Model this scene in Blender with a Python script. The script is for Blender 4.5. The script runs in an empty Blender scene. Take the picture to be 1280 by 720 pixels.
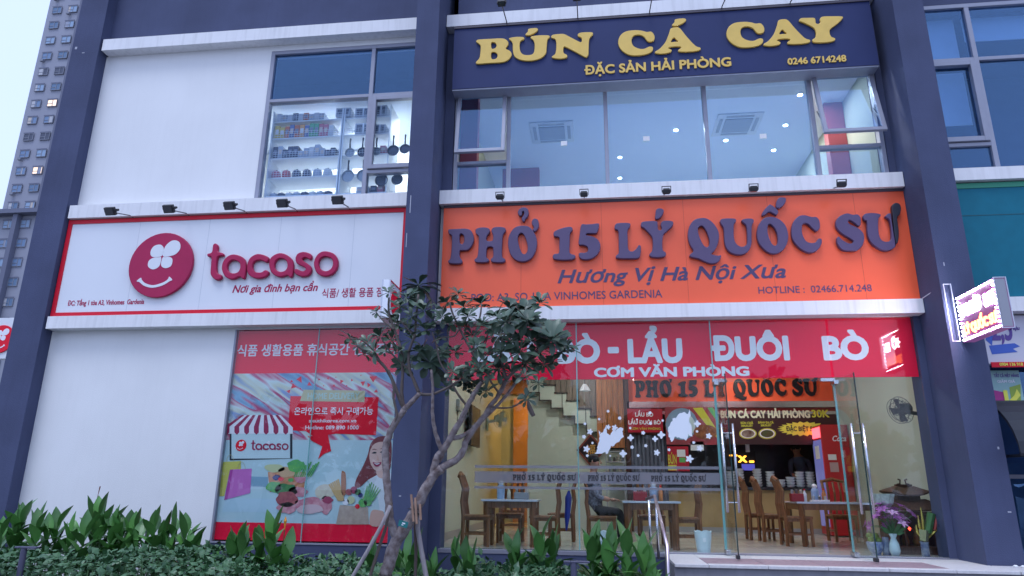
import bpy, bmesh, math, random
import numpy as np
from mathutils import Vector, Matrix, Euler
random.seed(7)
sc = bpy.context.scene
COL = sc.collection
PI = math.pi
D2 = bpy.data

# ------------------------------------------------------------------ camera
CAM = Vector((0.0, -10.0, 1.6))
CR = Vector((0.9929751, 0.1179260, 0.0096891))
CU = Vector((0.0234594, -0.2764721, 0.9607356))
CF = Vector((-0.1159745, 0.9537592, 0.2772964))
FPX = 865.0
cd = D2.cameras.new('camera'); cam = D2.objects.new('camera', cd); COL.objects.link(cam)
cam.matrix_world = Matrix(((CR.x, CU.x, -CF.x, CAM.x), (CR.y, CU.y, -CF.y, CAM.y), (CR.z, CU.z, -CF.z, CAM.z), (0, 0, 0, 1)))
cd.sensor_width = 36.0; cd.lens = FPX / 1280 * 36.0; cd.clip_start = 0.05; cd.clip_end = 3000
sc.camera = cam

# ------------------------------------------------------------------ world, sun, exposure
w = D2.worlds.new('World'); sc.world = w; w.use_nodes = True
nt = w.node_tree; nt.nodes.clear()
sky = nt.nodes.new('ShaderNodeTexSky'); sky.sky_type = 'NISHITA'; sky.sun_disc = False
SUN_EL, SUN_ROT = math.radians(66), math.radians(200)
sky.sun_elevation = SUN_EL; sky.sun_rotation = SUN_ROT; sky.air_density = 1.3; sky.dust_density = 1.0; sky.ozone_density = 2.0
over = nt.nodes.new('ShaderNodeRGB'); over.outputs[0].default_value = (7.9, 9.7, 15.2, 1)   # overcast veil
mx = nt.nodes.new('ShaderNodeMixRGB'); mx.inputs[0].default_value = 0.82
bg = nt.nodes.new('ShaderNodeBackground'); bg.inputs[1].default_value = 0.094
wo = nt.nodes.new('ShaderNodeOutputWorld')
nt.links.new(sky.outputs[0], mx.inputs[1]); nt.links.new(over.outputs[0], mx.inputs[2])
nt.links.new(mx.outputs[0], bg.inputs[0]); nt.links.new(bg.outputs[0], wo.inputs[0])
sl = D2.lights.new('sun', 'SUN'); sl.energy = 1.3; sl.angle = math.radians(24); sl.color = (0.85, 0.90, 1.0)
so = D2.objects.new('sun', sl); COL.objects.link(so)
sdir = Vector((math.sin(SUN_ROT) * math.cos(SUN_EL), math.cos(SUN_ROT) * math.cos(SUN_EL), math.sin(SUN_EL)))
so.rotation_euler = sdir.to_track_quat('Z', 'Y').to_euler()
sc.view_settings.view_transform = 'Standard'; sc.view_settings.look = 'None'
sc.view_settings.exposure = 0.25; sc.view_settings.gamma = 1.0

# ------------------------------------------------------------------ helpers
def at(px, py, Y):
    """world point on the vertical plane at depth Y seen at photo pixel (px, py)"""
    d = CR * (px - 640) - CU * (py - 360) + CF * FPX
    t = (Y - CAM.y) / d.y
    return CAM + d * t

_m = {}
def M(name, col, rough=0.6, metal=0.0, spec=0.5, var=0.0, vs=6.0, bump=0.0, bs=60.0, coat=0.0, streak=0.0,
      emit=None, es=0.0, stretch=None, sss=0.0, col2=None):
    if name in _m: return _m[name]
    m = D2.materials.new(name); m.use_nodes = True; n = m.node_tree; L = n.links
    p = n.nodes['Principled BSDF']
    p.inputs['Base Color'].default_value = (*col, 1); p.inputs['Roughness'].default_value = rough
    p.inputs['Metallic'].default_value = metal; p.inputs['Specular IOR Level'].default_value = spec
    p.inputs['Coat Weight'].default_value = coat; p.inputs['Coat Roughness'].default_value = 0.06
    if emit: p.inputs['Emission Color'].default_value = (*emit, 1); p.inputs['Emission Strength'].default_value = es
    if var or streak or bump or col2:
        tc = n.nodes.new('ShaderNodeTexCoord'); mp = n.nodes.new('ShaderNodeMapping')
        L.new(tc.outputs['Object'], mp.inputs[0])
        if stretch: mp.inputs['Scale'].default_value = stretch
        last = None
        if var or col2:
            ns = n.nodes.new('ShaderNodeTexNoise'); ns.inputs['Scale'].default_value = vs; ns.inputs['Detail'].default_value = 6
            L.new(mp.outputs[0], ns.inputs['Vector'])
            mr = n.nodes.new('ShaderNodeMapRange'); mr.inputs[1].default_value = 0.3; mr.inputs[2].default_value = 0.7
            L.new(ns.outputs[0], mr.inputs[0])
            mixn = n.nodes.new('ShaderNodeMixRGB')
            a = col if col2 else tuple(c * (1 - var) for c in col)
            b = col2 if col2 else tuple(min(1, c * (1 + var)) for c in col)
            mixn.inputs[1].default_value = (*a, 1); mixn.inputs[2].default_value = (*b, 1)
            L.new(mr.outputs[0], mixn.inputs[0]); last = mixn.outputs[0]
        if streak:
            m2 = n.nodes.new('ShaderNodeMapping'); m2.inputs['Scale'].default_value = (9, 9, 0.7); L.new(tc.outputs['Object'], m2.inputs[0])
            n2 = n.nodes.new('ShaderNodeTexNoise'); n2.inputs['Scale'].default_value = 1.6; n2.inputs['Detail'].default_value = 5
            L.new(m2.outputs[0], n2.inputs['Vector'])
            r2 = n.nodes.new('ShaderNodeMapRange'); r2.inputs[1].default_value = 0.48; r2.inputs[2].default_value = 0.72
            r2.inputs[4].default_value = streak; L.new(n2.outputs[0], r2.inputs[0])
            mm = n.nodes.new('ShaderNodeMixRGB'); mm.inputs[2].default_value = (*[c * 0.45 for c in col], 1)
            if last: L.new(last, mm.inputs[1])
            else: mm.inputs[1].default_value = (*col, 1)
            L.new(r2.outputs[0], mm.inputs[0]); last = mm.outputs[0]
        if last: L.new(last, p.inputs['Base Color'])
        if bump:
            nb = n.nodes.new('ShaderNodeTexNoise'); nb.inputs['Scale'].default_value = bs; nb.inputs['Detail'].default_value = 4
            L.new(mp.outputs[0], nb.inputs['Vector'])
            bp = n.nodes.new('ShaderNodeBump'); bp.inputs['Strength'].default_value = bump; bp.inputs['Distance'].default_value = 0.01
            L.new(nb.outputs[0], bp.inputs['Height']); L.new(bp.outputs[0], p.inputs['Normal'])
    _m[name] = m
    return m

def glass(name, tint=(0.93, 0.96, 0.95), rough=0.0, ior=1.5, mul=1.0, gcol=(1, 1, 1)):
    if name in _m: return _m[name]
    m = D2.materials.new(name); m.use_nodes = True; n = m.node_tree; n.nodes.clear(); L = n.links
    tr = n.nodes.new('ShaderNodeBsdfTransparent'); tr.inputs[0].default_value = (*tint, 1)
    gl = n.nodes.new('ShaderNodeBsdfGlossy'); gl.inputs[0].default_value = (*gcol, 1); gl.inputs['Roughness'].default_value = rough
    fr = n.nodes.new('ShaderNodeLayerWeight'); fr.inputs[0].default_value = 0.5
    mt = n.nodes.new('ShaderNodeMath'); mt.operation = 'POWER'; mt.inputs[1].default_value = 3.0
    ma = n.nodes.new('ShaderNodeMath'); ma.operation = 'MULTIPLY_ADD'; ma.inputs[1].default_value = 0.85 * mul; ma.inputs[2].default_value = 0.045 * mul
    mi = n.nodes.new('ShaderNodeMixShader'); out = n.nodes.new('ShaderNodeOutputMaterial')
    L.new(fr.outputs['Facing'], mt.inputs[0]); L.new(mt.outputs[0], ma.inputs[0]); L.new(ma.outputs[0], mi.inputs[0])
    L.new(tr.outputs[0], mi.inputs[1]); L.new(gl.outputs[0], mi.inputs[2]); L.new(mi.outputs[0], out.inputs[0])
    _m[name] = m
    return m

ORG = {}
def root(name, loc, label=None, cat=None, group=None, kind=None):
    o = D2.objects.new(name, None); COL.objects.link(o); o.location = loc; o.empty_display_size = 0.1
    ORG[o.name] = Vector(loc); tag(o, label, cat, group, kind); return o
def tag(o, label=None, cat=None, group=None, kind=None):
    if label: o['label'] = label
    if cat: o['category'] = cat
    if group: o['group'] = group
    if kind: o['kind'] = kind
    return o
def link(name, me, mat=None, parent=None, mats=None):
    o = D2.objects.new(name, me); COL.objects.link(o)
    if mats:
        for q in mats: me.materials.append(q)
    elif mat: me.materials.append(mat)
    if parent: o.parent = parent; ORG[o.name] = ORG[parent.name]
    else: ORG[o.name] = Vector((0, 0, 0))
    return o

class MB:
    """collects verts and faces in world coordinates, then becomes ONE mesh object"""
    def __init__(s): s.v = []; s.f = []; s.mi = []; s.cm = 0; s.smooth = False
    def add(s, vs, fs):
        b = len(s.v); s.v += [Vector(q) for q in vs]; s.f += [tuple(i + b for i in q) for q in fs]; s.mi += [s.cm] * len(fs); return s
    def box(s, x0, x1, y0, y1, z0, z1):
        if x0 > x1: x0, x1 = x1, x0
        if y0 > y1: y0, y1 = y1, y0
        if z0 > z1: z0, z1 = z1, z0
        return s.add([(x0, y0, z0), (x1, y0, z0), (x1, y1, z0), (x0, y1, z0), (x0, y0, z1), (x1, y0, z1), (x1, y1, z1), (x0, y1, z1)],
                     [(0, 3, 2, 1), (4, 5, 6, 7), (0, 1, 5, 4), (1, 2, 6, 5), (2, 3, 7, 6), (3, 0, 4, 7)])
    def bar(s, a, b, wd, h, up=(0, 0, 1)):
        a = Vector(a); b = Vector(b); d = (b - a).normalized(); up = Vector(up)
        if abs(d.dot(up)) > .98: up = Vector((0, 1, 0))
        x = d.cross(up).normalized() * wd / 2; y = x.normalized().cross(d) * h / 2
        vs = [p + q for p in (a, b) for q in (-x - y, x - y, x + y, -x + y)]
        return s.add(vs, [(3, 2, 1, 0), (4, 5, 6, 7), (0, 1, 5, 4), (1, 2, 6, 5), (2, 3, 7, 6), (3, 0, 4, 7)])
    def tube(s, pts, rs, n=8, cap=True):
        pts = [Vector(p) for p in pts]
        if not isinstance(rs, (list, tuple)): rs = [rs] * len(pts)
        vs = []; prev = None
        for i, p in enumerate(pts):
            d = (pts[min(i + 1, len(pts) - 1)] - pts[max(i - 1, 0)]).normalized()
            if prev is None:
                u = Vector((0, 0, 1)) if abs(d.z) < .9 else Vector((1, 0, 0)); x = d.cross(u).normalized()
            else:
                x = (prev - d * prev.dot(d)).normalized()
            prev = x; y = d.cross(x)
            for k in range(n):
                a = 2 * PI * k / n; vs.append(p + (x * math.cos(a) + y * math.sin(a)) * rs[i])
        fs = []
        for i in range(len(pts) - 1):
            for k in range(n):
                k2 = (k + 1) % n; fs.append((i * n + k, i * n + k2, (i + 1) * n + k2, (i + 1) * n + k))
        if cap: fs.append(tuple(range(n - 1, -1, -1))); fs.append(tuple((len(pts) - 1) * n + k for k in range(n)))
        return s.add(vs, fs)
    def lathe(s, c, prof, n=16, axis='Z'):
        c = Vector(c); vs = []
        for r, h in prof:
            for k in range(n):
                a = 2 * PI * k / n; x, y = r * math.cos(a), r * math.sin(a)
                vs.append(c + (Vector((x, y, h)) if axis == 'Z' else Vector((x, -h, y)) if axis == 'Y' else Vector((h, x, y))))
        m = len(prof); fs = []
        for i in range(m - 1):
            for k in range(n):
                k2 = (k + 1) % n; fs.append((i * n + k, i * n + k2, (i + 1) * n + k2, (i + 1) * n + k))
        fs.append(tuple(range(n - 1, -1, -1))); fs.append(tuple((m - 1) * n + k for k in range(n)))
        return s.add(vs, fs)
    def prism(s, poly, y0, y1):
        """poly: (x, z) outline, extruded along Y"""
        n = len(poly); vs = [(x, y0, z) for x, z in poly] + [(x, y1, z) for x, z in poly]
        return s.add(vs, [tuple(range(n)), tuple(range(2 * n - 1, n - 1, -1))] + [(i, i + n, (i + 1) % n + n, (i + 1) % n) for i in range(n)])
    def build(s, name, mat=None, parent=None, mats=None, bevel=0.0, smooth=False):
        me = D2.meshes.new(name); off = ORG[parent.name] if parent else Vector((0, 0, 0))
        me.from_pydata([tuple(v - off) for v in s.v], [], s.f)
        bm = bmesh.new(); bm.from_mesh(me)
        if bevel: bmesh.ops.bevel(bm, geom=[e for e in bm.edges if e.is_manifold and e.calc_face_angle(0) > .6], offset=bevel, segments=1, affect='EDGES', profile=.7)
        bmesh.ops.recalc_face_normals(bm, faces=bm.faces); bm.to_mesh(me); bm.free()
        if mats and not bevel:
            for p_, i in zip(me.polygons, s.mi): p_.material_index = i
        if smooth or s.smooth:
            for p_ in me.polygons: p_.use_smooth = True
        return link(name, me, mat, parent, mats)

def bx(name, x0, x1, y0, y1, z0, z1, mat, parent=None, bevel=0.0):
    return MB().box(x0, x1, y0, y1, z0, z1).build(name, mat, parent, bevel=bevel)

def curve_mesh(loops, y, depth, bevel=0.0, smooth=True, res=3):
    """closed outlines in (x, z) -> solid plate; front face at y, going back by depth"""
    c = D2.curves.new('c', 'CURVE'); c.dimensions = '2D'; c.fill_mode = 'BOTH'; c.resolution_u = res
    c.extrude = max(0.0002, depth / 2 - bevel); c.bevel_depth = bevel; c.bevel_resolution = 1
    if bevel: c.offset = -bevel
    for lp in loops:
        s = c.splines.new('BEZIER' if smooth else 'POLY')
        if smooth:
            s.bezier_points.add(len(lp) - 1)
            for b, (x, z) in zip(s.bezier_points, lp):
                b.co = (x, z, 0); b.handle_left_type = b.handle_right_type = 'AUTO'
        else:
            s.points.add(len(lp) - 1)
            for b, (x, z) in zip(s.points, lp): b.co = (x, z, 0, 1)
        s.use_cyclic_u = True
    o = D2.objects.new('c', c)
    if smooth:      # auto handles need an evaluated copy
        COL.objects.link(o); bpy.context.view_layer.update()
        me = D2.meshes.new_from_object(o.evaluated_get(bpy.context.evaluated_depsgraph_get()))
    else: me = D2.meshes.new_from_object(o)
    D2.objects.remove(o); D2.curves.remove(c)
    for v in me.vertices: v.co = (v.co.x, y + depth / 2 - v.co.z, v.co.y)
    return me

def cm_loops(lp, n=4):
    """Catmull-Rom smoothing of a closed outline"""
    out = []; m = len(lp)
    for i in range(m):
        p0, p1, p2, p3 = lp[i - 1], lp[i], lp[(i + 1) % m], lp[(i + 2) % m]
        for k in range(n):
            t = k / n
            out.append(tuple(0.5 * ((2 * b) + (-a + c) * t + (2 * a - 5 * b + 4 * c - d) * t * t + (-a + 3 * b - 3 * c + d) * t ** 3)
                             for a, b, c, d in zip(p0, p1, p2, p3)))
    return out

def shift_mesh(me, off):
    for v in me.vertices: v.co = v.co - off
def plate(name, loops, y, depth, mat, parent=None, bevel=0.0, smooth=True):
    ls = [cm_loops(l) if smooth else l for l in loops]
    me = curve_mesh(ls, y, depth, bevel, smooth=False)
    if parent: shift_mesh(me, ORG[parent.name])
    me.materials.clear()
    return link(name, me, mat, parent)

_gl = {}
def glyph(ch, offset):
    """outlines of one character: union of its strokes, thickened by offset (distance field and marching squares)"""
    key = (ch, offset)
    if key in _gl: return _gl[key]
    c = D2.curves.new('t', 'FONT'); c.body = ch; c.fill_mode = 'NONE'; c.resolution_u = 4
    o = D2.objects.new('t', c); me = D2.meshes.new_from_object(o); D2.objects.remove(o); D2.curves.remove(c)
    P = np.array([(v.co.x, v.co.y) for v in me.vertices]); Eg = np.array([tuple(e.vertices) for e in me.edges])
    D2.meshes.remove(me)
    if len(P) == 0: _gl[key] = ([], 0.0); return _gl[key]
    A = P[Eg[:, 0]]; Bq = P[Eg[:, 1]]
    # edges must run the same way round each loop: order them by following the chain
    nxt = {}
    for i, (u, v) in enumerate(Eg): nxt.setdefault(u, []).append((i, v)); nxt.setdefault(v, []).append((i, u))
    used = set(); segs = []
    for i0 in range(len(Eg)):
        if i0 in used: continue
        u, v = int(Eg[i0][0]), int(Eg[i0][1]); lo = [u, v]; used.add(i0)
        while True:
            n2 = [(i, w_) for i, w_ in nxt[lo[-1]] if i not in used]
            if not n2: break
            used.add(n2[0][0]); lo.append(int(n2[0][1]))
        if abs(lo[1] - lo[0]) > 1: lo = lo[::-1]
        if len(lo) > 3 and lo[1] > lo[2]: lo = lo[::-1]
        segs += list(zip(lo[:-1], lo[1:]))
    A = P[[a for a, b in segs]]; Bq = P[[b for a, b in segs]]
    pad = offset + .05; mn = P.min(0) - pad; mx_ = P.max(0) + pad; h = .0145
    nx, ny = int((mx_[0] - mn[0]) / h) + 2, int((mx_[1] - mn[1]) / h) + 2
    X, Y = np.meshgrid(mn[0] + np.arange(nx) * h + 1e-5, mn[1] + np.arange(ny) * h + 1e-5); Q = np.stack([X.ravel(), Y.ravel()], 1)
    d = np.full(len(Q), 9.0); wn_ = np.zeros(len(Q), int)
    for a, b in zip(A, Bq):
        e = b - a; l2 = e @ e
        if l2 < 1e-14: continue
        t = np.clip(((Q - a) @ e) / l2, 0, 1); dd = np.hypot(*(Q - a - t[:, None] * e).T); d = np.minimum(d, dd)
        cr_ = e[0] * (Q[:, 1] - a[1]) - e[1] * (Q[:, 0] - a[0])
        wn_ += ((a[1] <= Q[:, 1]) & (b[1] > Q[:, 1]) & (cr_ > 0)).astype(int) - ((a[1] > Q[:, 1]) & (b[1] <= Q[:, 1]) & (cr_ < 0)).astype(int)
    F = np.where(wn_ != 0, d, -d).reshape(ny, nx) + offset
    ins = F > 0
    cell = ins[:-1, :-1].astype(int) + 2 * ins[:-1, 1:] + 4 * ins[1:, 1:] + 8 * ins[1:, :-1]
    link_ = {}
    def ip(p, q):
        fa, fb = F[p[1], p[0]], F[q[1], q[0]]; t = min(.98, max(.02, fa / (fa - fb)))
        return (mn[0] + (p[0] + (q[0] - p[0]) * t) * h, mn[1] + (p[1] + (q[1] - p[1]) * t) * h)
    pts = {}
    T = {1: [(3, 0)], 2: [(0, 1)], 3: [(3, 1)], 4: [(1, 2)], 5: [(3, 2), (1, 0)], 6: [(0, 2)], 7: [(3, 2)], 8: [(2, 3)], 9: [(2, 0)], 10: [(0, 3), (2, 1)], 11: [(2, 1)], 12: [(1, 3)], 13: [(1, 0)], 14: [(0, 3)]}
    ys_, xs_ = np.nonzero((cell > 0) & (cell < 15))
    for y_, x_ in zip(ys_.tolist(), xs_.tolist()):
        ed = [((x_, y_), (x_ + 1, y_)), ((x_ + 1, y_), (x_ + 1, y_ + 1)), ((x_, y_ + 1), (x_ + 1, y_ + 1)), ((x_, y_), (x_, y_ + 1))]
        for s0, s1 in T[int(cell[y_, x_])]:
            for k_ in (s0, s1):
                if ed[k_] not in pts: pts[ed[k_]] = ip(*ed[k_])
            link_[ed[s0]] = ed[s1]
    loops = []
    while link_:
        k0 = next(iter(link_)); lp = []; k_ = k0
        while k_ in link_: lp.append(pts[k_]); k_ = link_.pop(k_)
        if len(lp) < 6: continue
        out = [lp[0]]                       # drop points on straight runs
        for i in range(1, len(lp) - 1):
            a, b, c_ = out[-1], lp[i], lp[i + 1]; l_ = math.hypot(c_[0] - a[0], c_[1] - a[1]) + 1e-9
            if abs((c_[0] - a[0]) * (b[1] - a[1]) - (c_[1] - a[1]) * (b[0] - a[0])) / l_ > .0016: out.append(b)
        out.append(lp[-1]); loops.append(out)
    _gl[key] = (loops, float(P[:, 0].max()))
    return _gl[key]
_adv = {}
def maxx(s):
    if s not in _adv:
        c = D2.curves.new('t', 'FONT'); c.body = s; c.fill_mode = 'NONE'; c.resolution_u = 2
        o = D2.objects.new('t', c); me = D2.meshes.new_from_object(o); D2.objects.remove(o); D2.curves.remove(c)
        _adv[s] = max(v.co.x for v in me.vertices); D2.meshes.remove(me)
    return _adv[s]
def wtext(name, s, x0, x1, zb, cap, Y, depth, mat, parent, offset=0.0, shear=0.0, split=False):
    """lettering on the plane y=Y, baseline zb, width x0..x1, capital height cap; front face at Y, going back by depth"""
    chars = []
    for i, ch in enumerate(s):
        if ch == ' ': continue
        lp, mc = glyph(ch, offset); dx = maxx(s[:i + 1]) - maxx(ch)
        chars.append([[(x + dx + shear * y, y) for x, y in l] for l in lp])
    al = [p[0] for c in chars for l in c for p in l]; mn, mxx = min(al), max(al); k = (x1 - x0) / (mxx - mn); kz = cap / (.69 + 2 * offset)
    groups = [[c] for c in chars] if split else [chars]; out = []
    for gcs in groups:
        me = None
        bm = bmesh.new()
        for ci, c in enumerate(gcs):          # each character filled by itself, neighbours a hair apart in depth
            m1 = curve_mesh([[(x0 + (x - mn) * k, zb + (y + offset) * kz) for x, y in l] for l in c], Y - .0004 * (ci % 2), depth, 0, smooth=False)
            bm.from_mesh(m1); D2.meshes.remove(m1)
        me = D2.meshes.new(name); bm.to_mesh(me); bm.free()
        if parent: shift_mesh(me, ORG[parent.name])
        me.materials.clear(); out.append(link(name, me, mat, parent))
        if not split and len(chars) > 2: out[-1]['kind'] = 'stuff'
    return out if split else out[0]
def ptext(name, s, p0, p1, cap_px, Y, depth, mat, parent, **k):
    """the same, from the baseline ends of the lettering in photo pixels"""
    a = at(*p0, Y); b = at(*p1, Y); c = at(p0[0], p0[1] - cap_px, Y)
    return wtext(name, s, a.x, b.x, (a.z + b.z) / 2, c.z - a.z, Y, depth, mat, parent, **k)

def copy_tree(o, parent=None):
    c = o.copy(); COL.objects.link(c); c.parent = parent
    for ch in [q for q in D2.objects if q.parent == o]: copy_tree(ch, c)
    return c
KIDS = {}
def copy_thing(o, loc, rot=0.0, label=None):
    kids = KIDS.setdefault(o.name, [(q, [r for r in D2.objects if r.parent == q]) for q in D2.objects if q.parent == o])
    c = o.copy(); COL.objects.link(c); c.location = loc; c.rotation_euler = (0, 0, rot)
    if label: c['label'] = label
    for q, sub in kids:
        d = q.copy(); COL.objects.link(d); d.parent = c
        for r in sub:
            e = r.copy(); COL.objects.link(e); e.parent = d
    return c

# ------------------------------------------------------------------ materials
white_paint = M('white_render', (0.80, 0.80, 0.80), 0.75, var=0.035, vs=0.9, bump=0.35, bs=90, streak=0.03)
ledge_paint = M('ledge_render', (0.80, 0.79, 0.80), 0.75, var=0.04, vs=2.0, bump=0.2, bs=70, streak=0.22)
dark_paint = M('slate_render', (0.066, 0.079, 0.150), 0.85, spec=.35, var=0.14, vs=1.3, bump=0.45, bs=80, streak=0.10)
alu = M('window_aluminium', (0.30, 0.31, 0.38), 0.45, metal=0.2, var=0.04)
steel = M('brushed_steel', (0.62, 0.63, 0.66), 0.25, metal=1.0, var=0.06, vs=8)
black = M('black_metal', (0.02, 0.02, 0.025), 0.5)
lamp_glass = M('lamp_front_glass', (0.05, 0.05, 0.06), 0.1, coat=0.5)
concrete = M('street_paving', (0.22, 0.22, 0.23), 0.85, var=0.15, vs=3, bump=0.3)
asphalt = M('asphalt', (0.05, 0.05, 0.055), 0.9, var=0.2, vs=8, bump=0.4)
cream = M('cream_wall_paint', (0.48, 0.52, 0.43), 0.6, var=0.04, vs=1.5)
gl_shop = glass('shop_glass', (0.93, 0.97, 0.96), mul=.42)
gl_post = glass('poster_glass', (0.94, 0.97, 0.97), mul=.62)
gl_left = glass('store_glass', (0.88, 0.93, 0.98), mul=.6, gcol=(.6, .8, 1.0))
gl_up = glass('upper_glass', (0.74, 0.84, 0.95), mul=1.9, gcol=(.42, .68, 1.0))
gl_edge = M('glass_edge_green', (0.18, 0.42, 0.42), 0.15, coat=0.4)
tile_mat = M('pale_floor_tile', (0.55, 0.54, 0.50), 0.18, var=0.05, vs=3, coat=0.2)
wood = M('brown_wood', (0.20, 0.085, 0.035), 0.35, var=0.35, vs=3, stretch=(12, 12, 1.2), bump=0.15, bs=8, coat=0.25)
wood_dark = M('dark_wood', (0.07, 0.03, 0.018), 0.4, var=0.35, vs=4, stretch=(10, 10, 1), coat=0.2)
white_pl = M('white_plastic', (0.75, 0.77, 0.80), 0.35)
grey_pl = M('grey_plastic', (0.28, 0.32, 0.30), 0.4)

# ================================================================== SETTING
g = bx('ground', -600, 600, -300, 900, -0.30, -0.12, M('ground_far', (0.16, 0.16, 0.15), 0.9, var=0.2, vs=0.05)); tag(g, kind='structure')
g = bx('road', -60, 60, -21, -13, -0.115, -0.10, asphalt); tag(g, kind='structure')
g = bx('pavement', -30, 30, -12.8, 0.0, -0.10, 0.0, concrete); tag(g, kind='structure')
g = bx('kerb', -30, 30, -13.0, -12.8, -0.11, 0.01, M('kerb_stone', (0.3, 0.3, 0.3), .8)); tag(g, kind='structure')
g = bx('planting_bed', -9.6, 0.72, -3.4, -0.06, 0.004, 0.16, M('soil', (0.05, 0.035, 0.025), .95, var=.3, vs=20, bump=.5)); tag(g, kind='structure')
tb = MB(); random.seed(5)           # tree line on the far side of the street, seen only in the reflections
for i in range(26):
    cx = -34 + i * 2.7 + random.uniform(-.8, .8); h = random.uniform(4.6, 7.4); cy = -27 + random.uniform(-2, 2)
    tb.tube([(cx, cy, -.1), (cx + .2, cy, h * .6)], [.16, .08], 5)
    for k in range(230):
        a, b_, r = random.uniform(0, 2 * PI), random.uniform(-1, 1), random.random() ** .4
        s_ = math.sqrt(1 - b_ * b_); c = Vector((cx + 2.1 * r * s_ * math.cos(a), cy + 1.6 * r * s_ * math.sin(a), h * .62 + h * .38 * r * b_))
        q = Vector((random.gauss(0, 1), random.gauss(0, 1), random.gauss(0, 1))).normalized() * .42; e = q.orthogonal().normalized() * .3
        tb.add([c - q, c + e, c + q, c - e], [(0, 1, 2, 3)])
tag(tb.build('street_trees', M('far_leaves', (.05, .075, .04), .7)), 'row of dark leafy trees across the street reflected in the glass', 'trees', kind='stuff')

# ------------------------------------------------------------------ platform and steps
pl = bx('platform', 0.86, 9.5, -1.28, -0.06, 0.0, 0.74, M('platform_render', (0.24, 0.24, 0.27), .8, var=.1, streak=.2)); tag(pl, kind='structure')
wst = M('white_granite', (0.62, 0.60, 0.60), .45, var=.08, vs=30, bump=.05)
pst = M('pink_granite', (0.30, 0.21, 0.24), .55, var=.22, vs=18, bump=.1)
x = 0.86
MB().box(.86, 1.24, -1.32, -.03, .742, .778).build('slab', wst, pl, bevel=.004)
k = 0
while x < 4.6 - .01:
    pass; break
xs = [1.246, 1.9, 2.55, 3.2, 3.9]
for a, b in zip(xs[:-1], xs[1:]):
    MB().box(a, b - .006, -1.32, -1.19, .742, .778).build('slab', wst, pl, bevel=.004)
    MB().box(a, b - .006, -1.184, -.46, .742, .776).build('slab', pst, pl, bevel=.004)
    MB().box(a, b - .006, -.454, -.03, .742, .778).build('slab', wst, pl, bevel=.004)
for a, b in ((3.9, 4.55), (4.556, 5.3), (5.306, 6.1), (6.106, 7.0)):
    MB().box(a, b - .006, -1.32, -.71 if a > 4.5 else -.03, .742, .778).build('slab', wst, pl, bevel=.004)
for i in range(3):
    s = bx('step', 0.9, 9.5, -1.29 - .3 * (i + 1), -1.29 - .3 * i, 0.0 if i == 2 else .0, .58 - .19 * i, M('step_granite', (0.20, 0.19, 0.22), .6, var=.12, vs=20), pl)

# ================================================================== MAIN BUILDING
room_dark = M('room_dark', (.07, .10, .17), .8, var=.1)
bd = root('commercial_building', (-2, 0, 0), 'two storey shopfront block with white walls and slate grey piers', 'building')
def wall(n, *a, m=white_paint): return bx(n, *a, m, bd)
# piers
wall('pier', -9.23, -8.70, -0.22, 0.6, 0, 13, m=dark_paint)
wall('pier', -2.73, -2.36, -0.70, 0.4, 0, 13, m=dark_paint)
wall('jamb', -2.358, -2.19, -.012, .3, 0, 3.958, m=dark_paint); wall('jamb', 4.425, 4.518, -.012, .3, 0, 3.958, m=dark_paint)
wall('jamb', -2.358, -2.20, -.012, .3, 6.072, 9.068, m=dark_paint); wall('jamb', 4.425, 4.518, -.012, .3, 6.072, 9.068, m=dark_paint)
wall('pier', 4.52, 4.94, -0.70, 0.4, 0, 13, m=dark_paint)
# walls left bay
wall('wall', -8.70, -5.56, 0, .25, 0, 3.96)
wall('wall', -8.70, -5.53, 0, .25, 6.07, 9.07)
wall('wall', -8.70, -2.73, 0, .25, 4.16, 5.84)
wall('wall', -5.56, -2.73, 0, .22, 3.935, 3.96)
wall('plinth', -5.56, -2.73, -.02, .22, 0, .80, m=dark_paint)
wall('plinth', -2.20, 4.52, -.05, .22, 0, .735, m=dark_paint)
wall('sill', -2.20, .86, -.06, .22, .737, .785, m=M('grey_sill', (.22, .22, .27), .6))
wall('threshold', .86, 4.52, -.028, .22, .737, .79, m=M('grey_sill', (.22, .22, .27), .6))
wall('upper_wall', -8.70, -2.73, .0, .3, 9.30, 13, m=dark_paint)
wall('upper_wall', -2.20, 4.52, .0, .3, 9.30, 13, m=dark_paint)
wall('upper_wall', 4.94, 12, .0, .3, 9.0, 13, m=dark_paint)
wall('wall', -2.36, 4.52, .0, .3, 4.16, 5.84)
wall('wall', -2.20, 4.52, .0, .3, 8.0, 9.07, m=dark_paint)
# ledges
for a, b in ((-8.66, -2.74), (-2.35, 4.51), (4.95, 12)):
    lo = 3.96 if a > -3 else 3.955
    wall('ledge', a, b, -.20, .25, 3.96, 4.16, m=ledge_paint)
    if a < 4: wall('ledge', a, b, -.20, .25, 5.842, 6.07, m=ledge_paint)
    else: wall('ledge', a, b, -.20, .25, 5.90, 6.09, m=ledge_paint)
    if a < 4: wall('ledge', a, b, -.20, .25, 9.07, 9.30, m=ledge_paint)
wall('side_wall', 11.9, 12.1, .3, 9, 0, 13, m=dark_paint); wall('side_wall', -9.2, -8.71, .6, 9, 0, 13, m=dark_paint)
wall('roof_slab', -9.2, 12.1, .3, 9.2, 13, 13.2, m=dark_paint); wall('back_wall', -9.2, 12.1, 9.0, 9.2, 0, 13, m=dark_paint); wall('floor_deck', -8.7, 11.9, .31, 8.99, 9.12, 9.28, m=room_dark)

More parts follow.
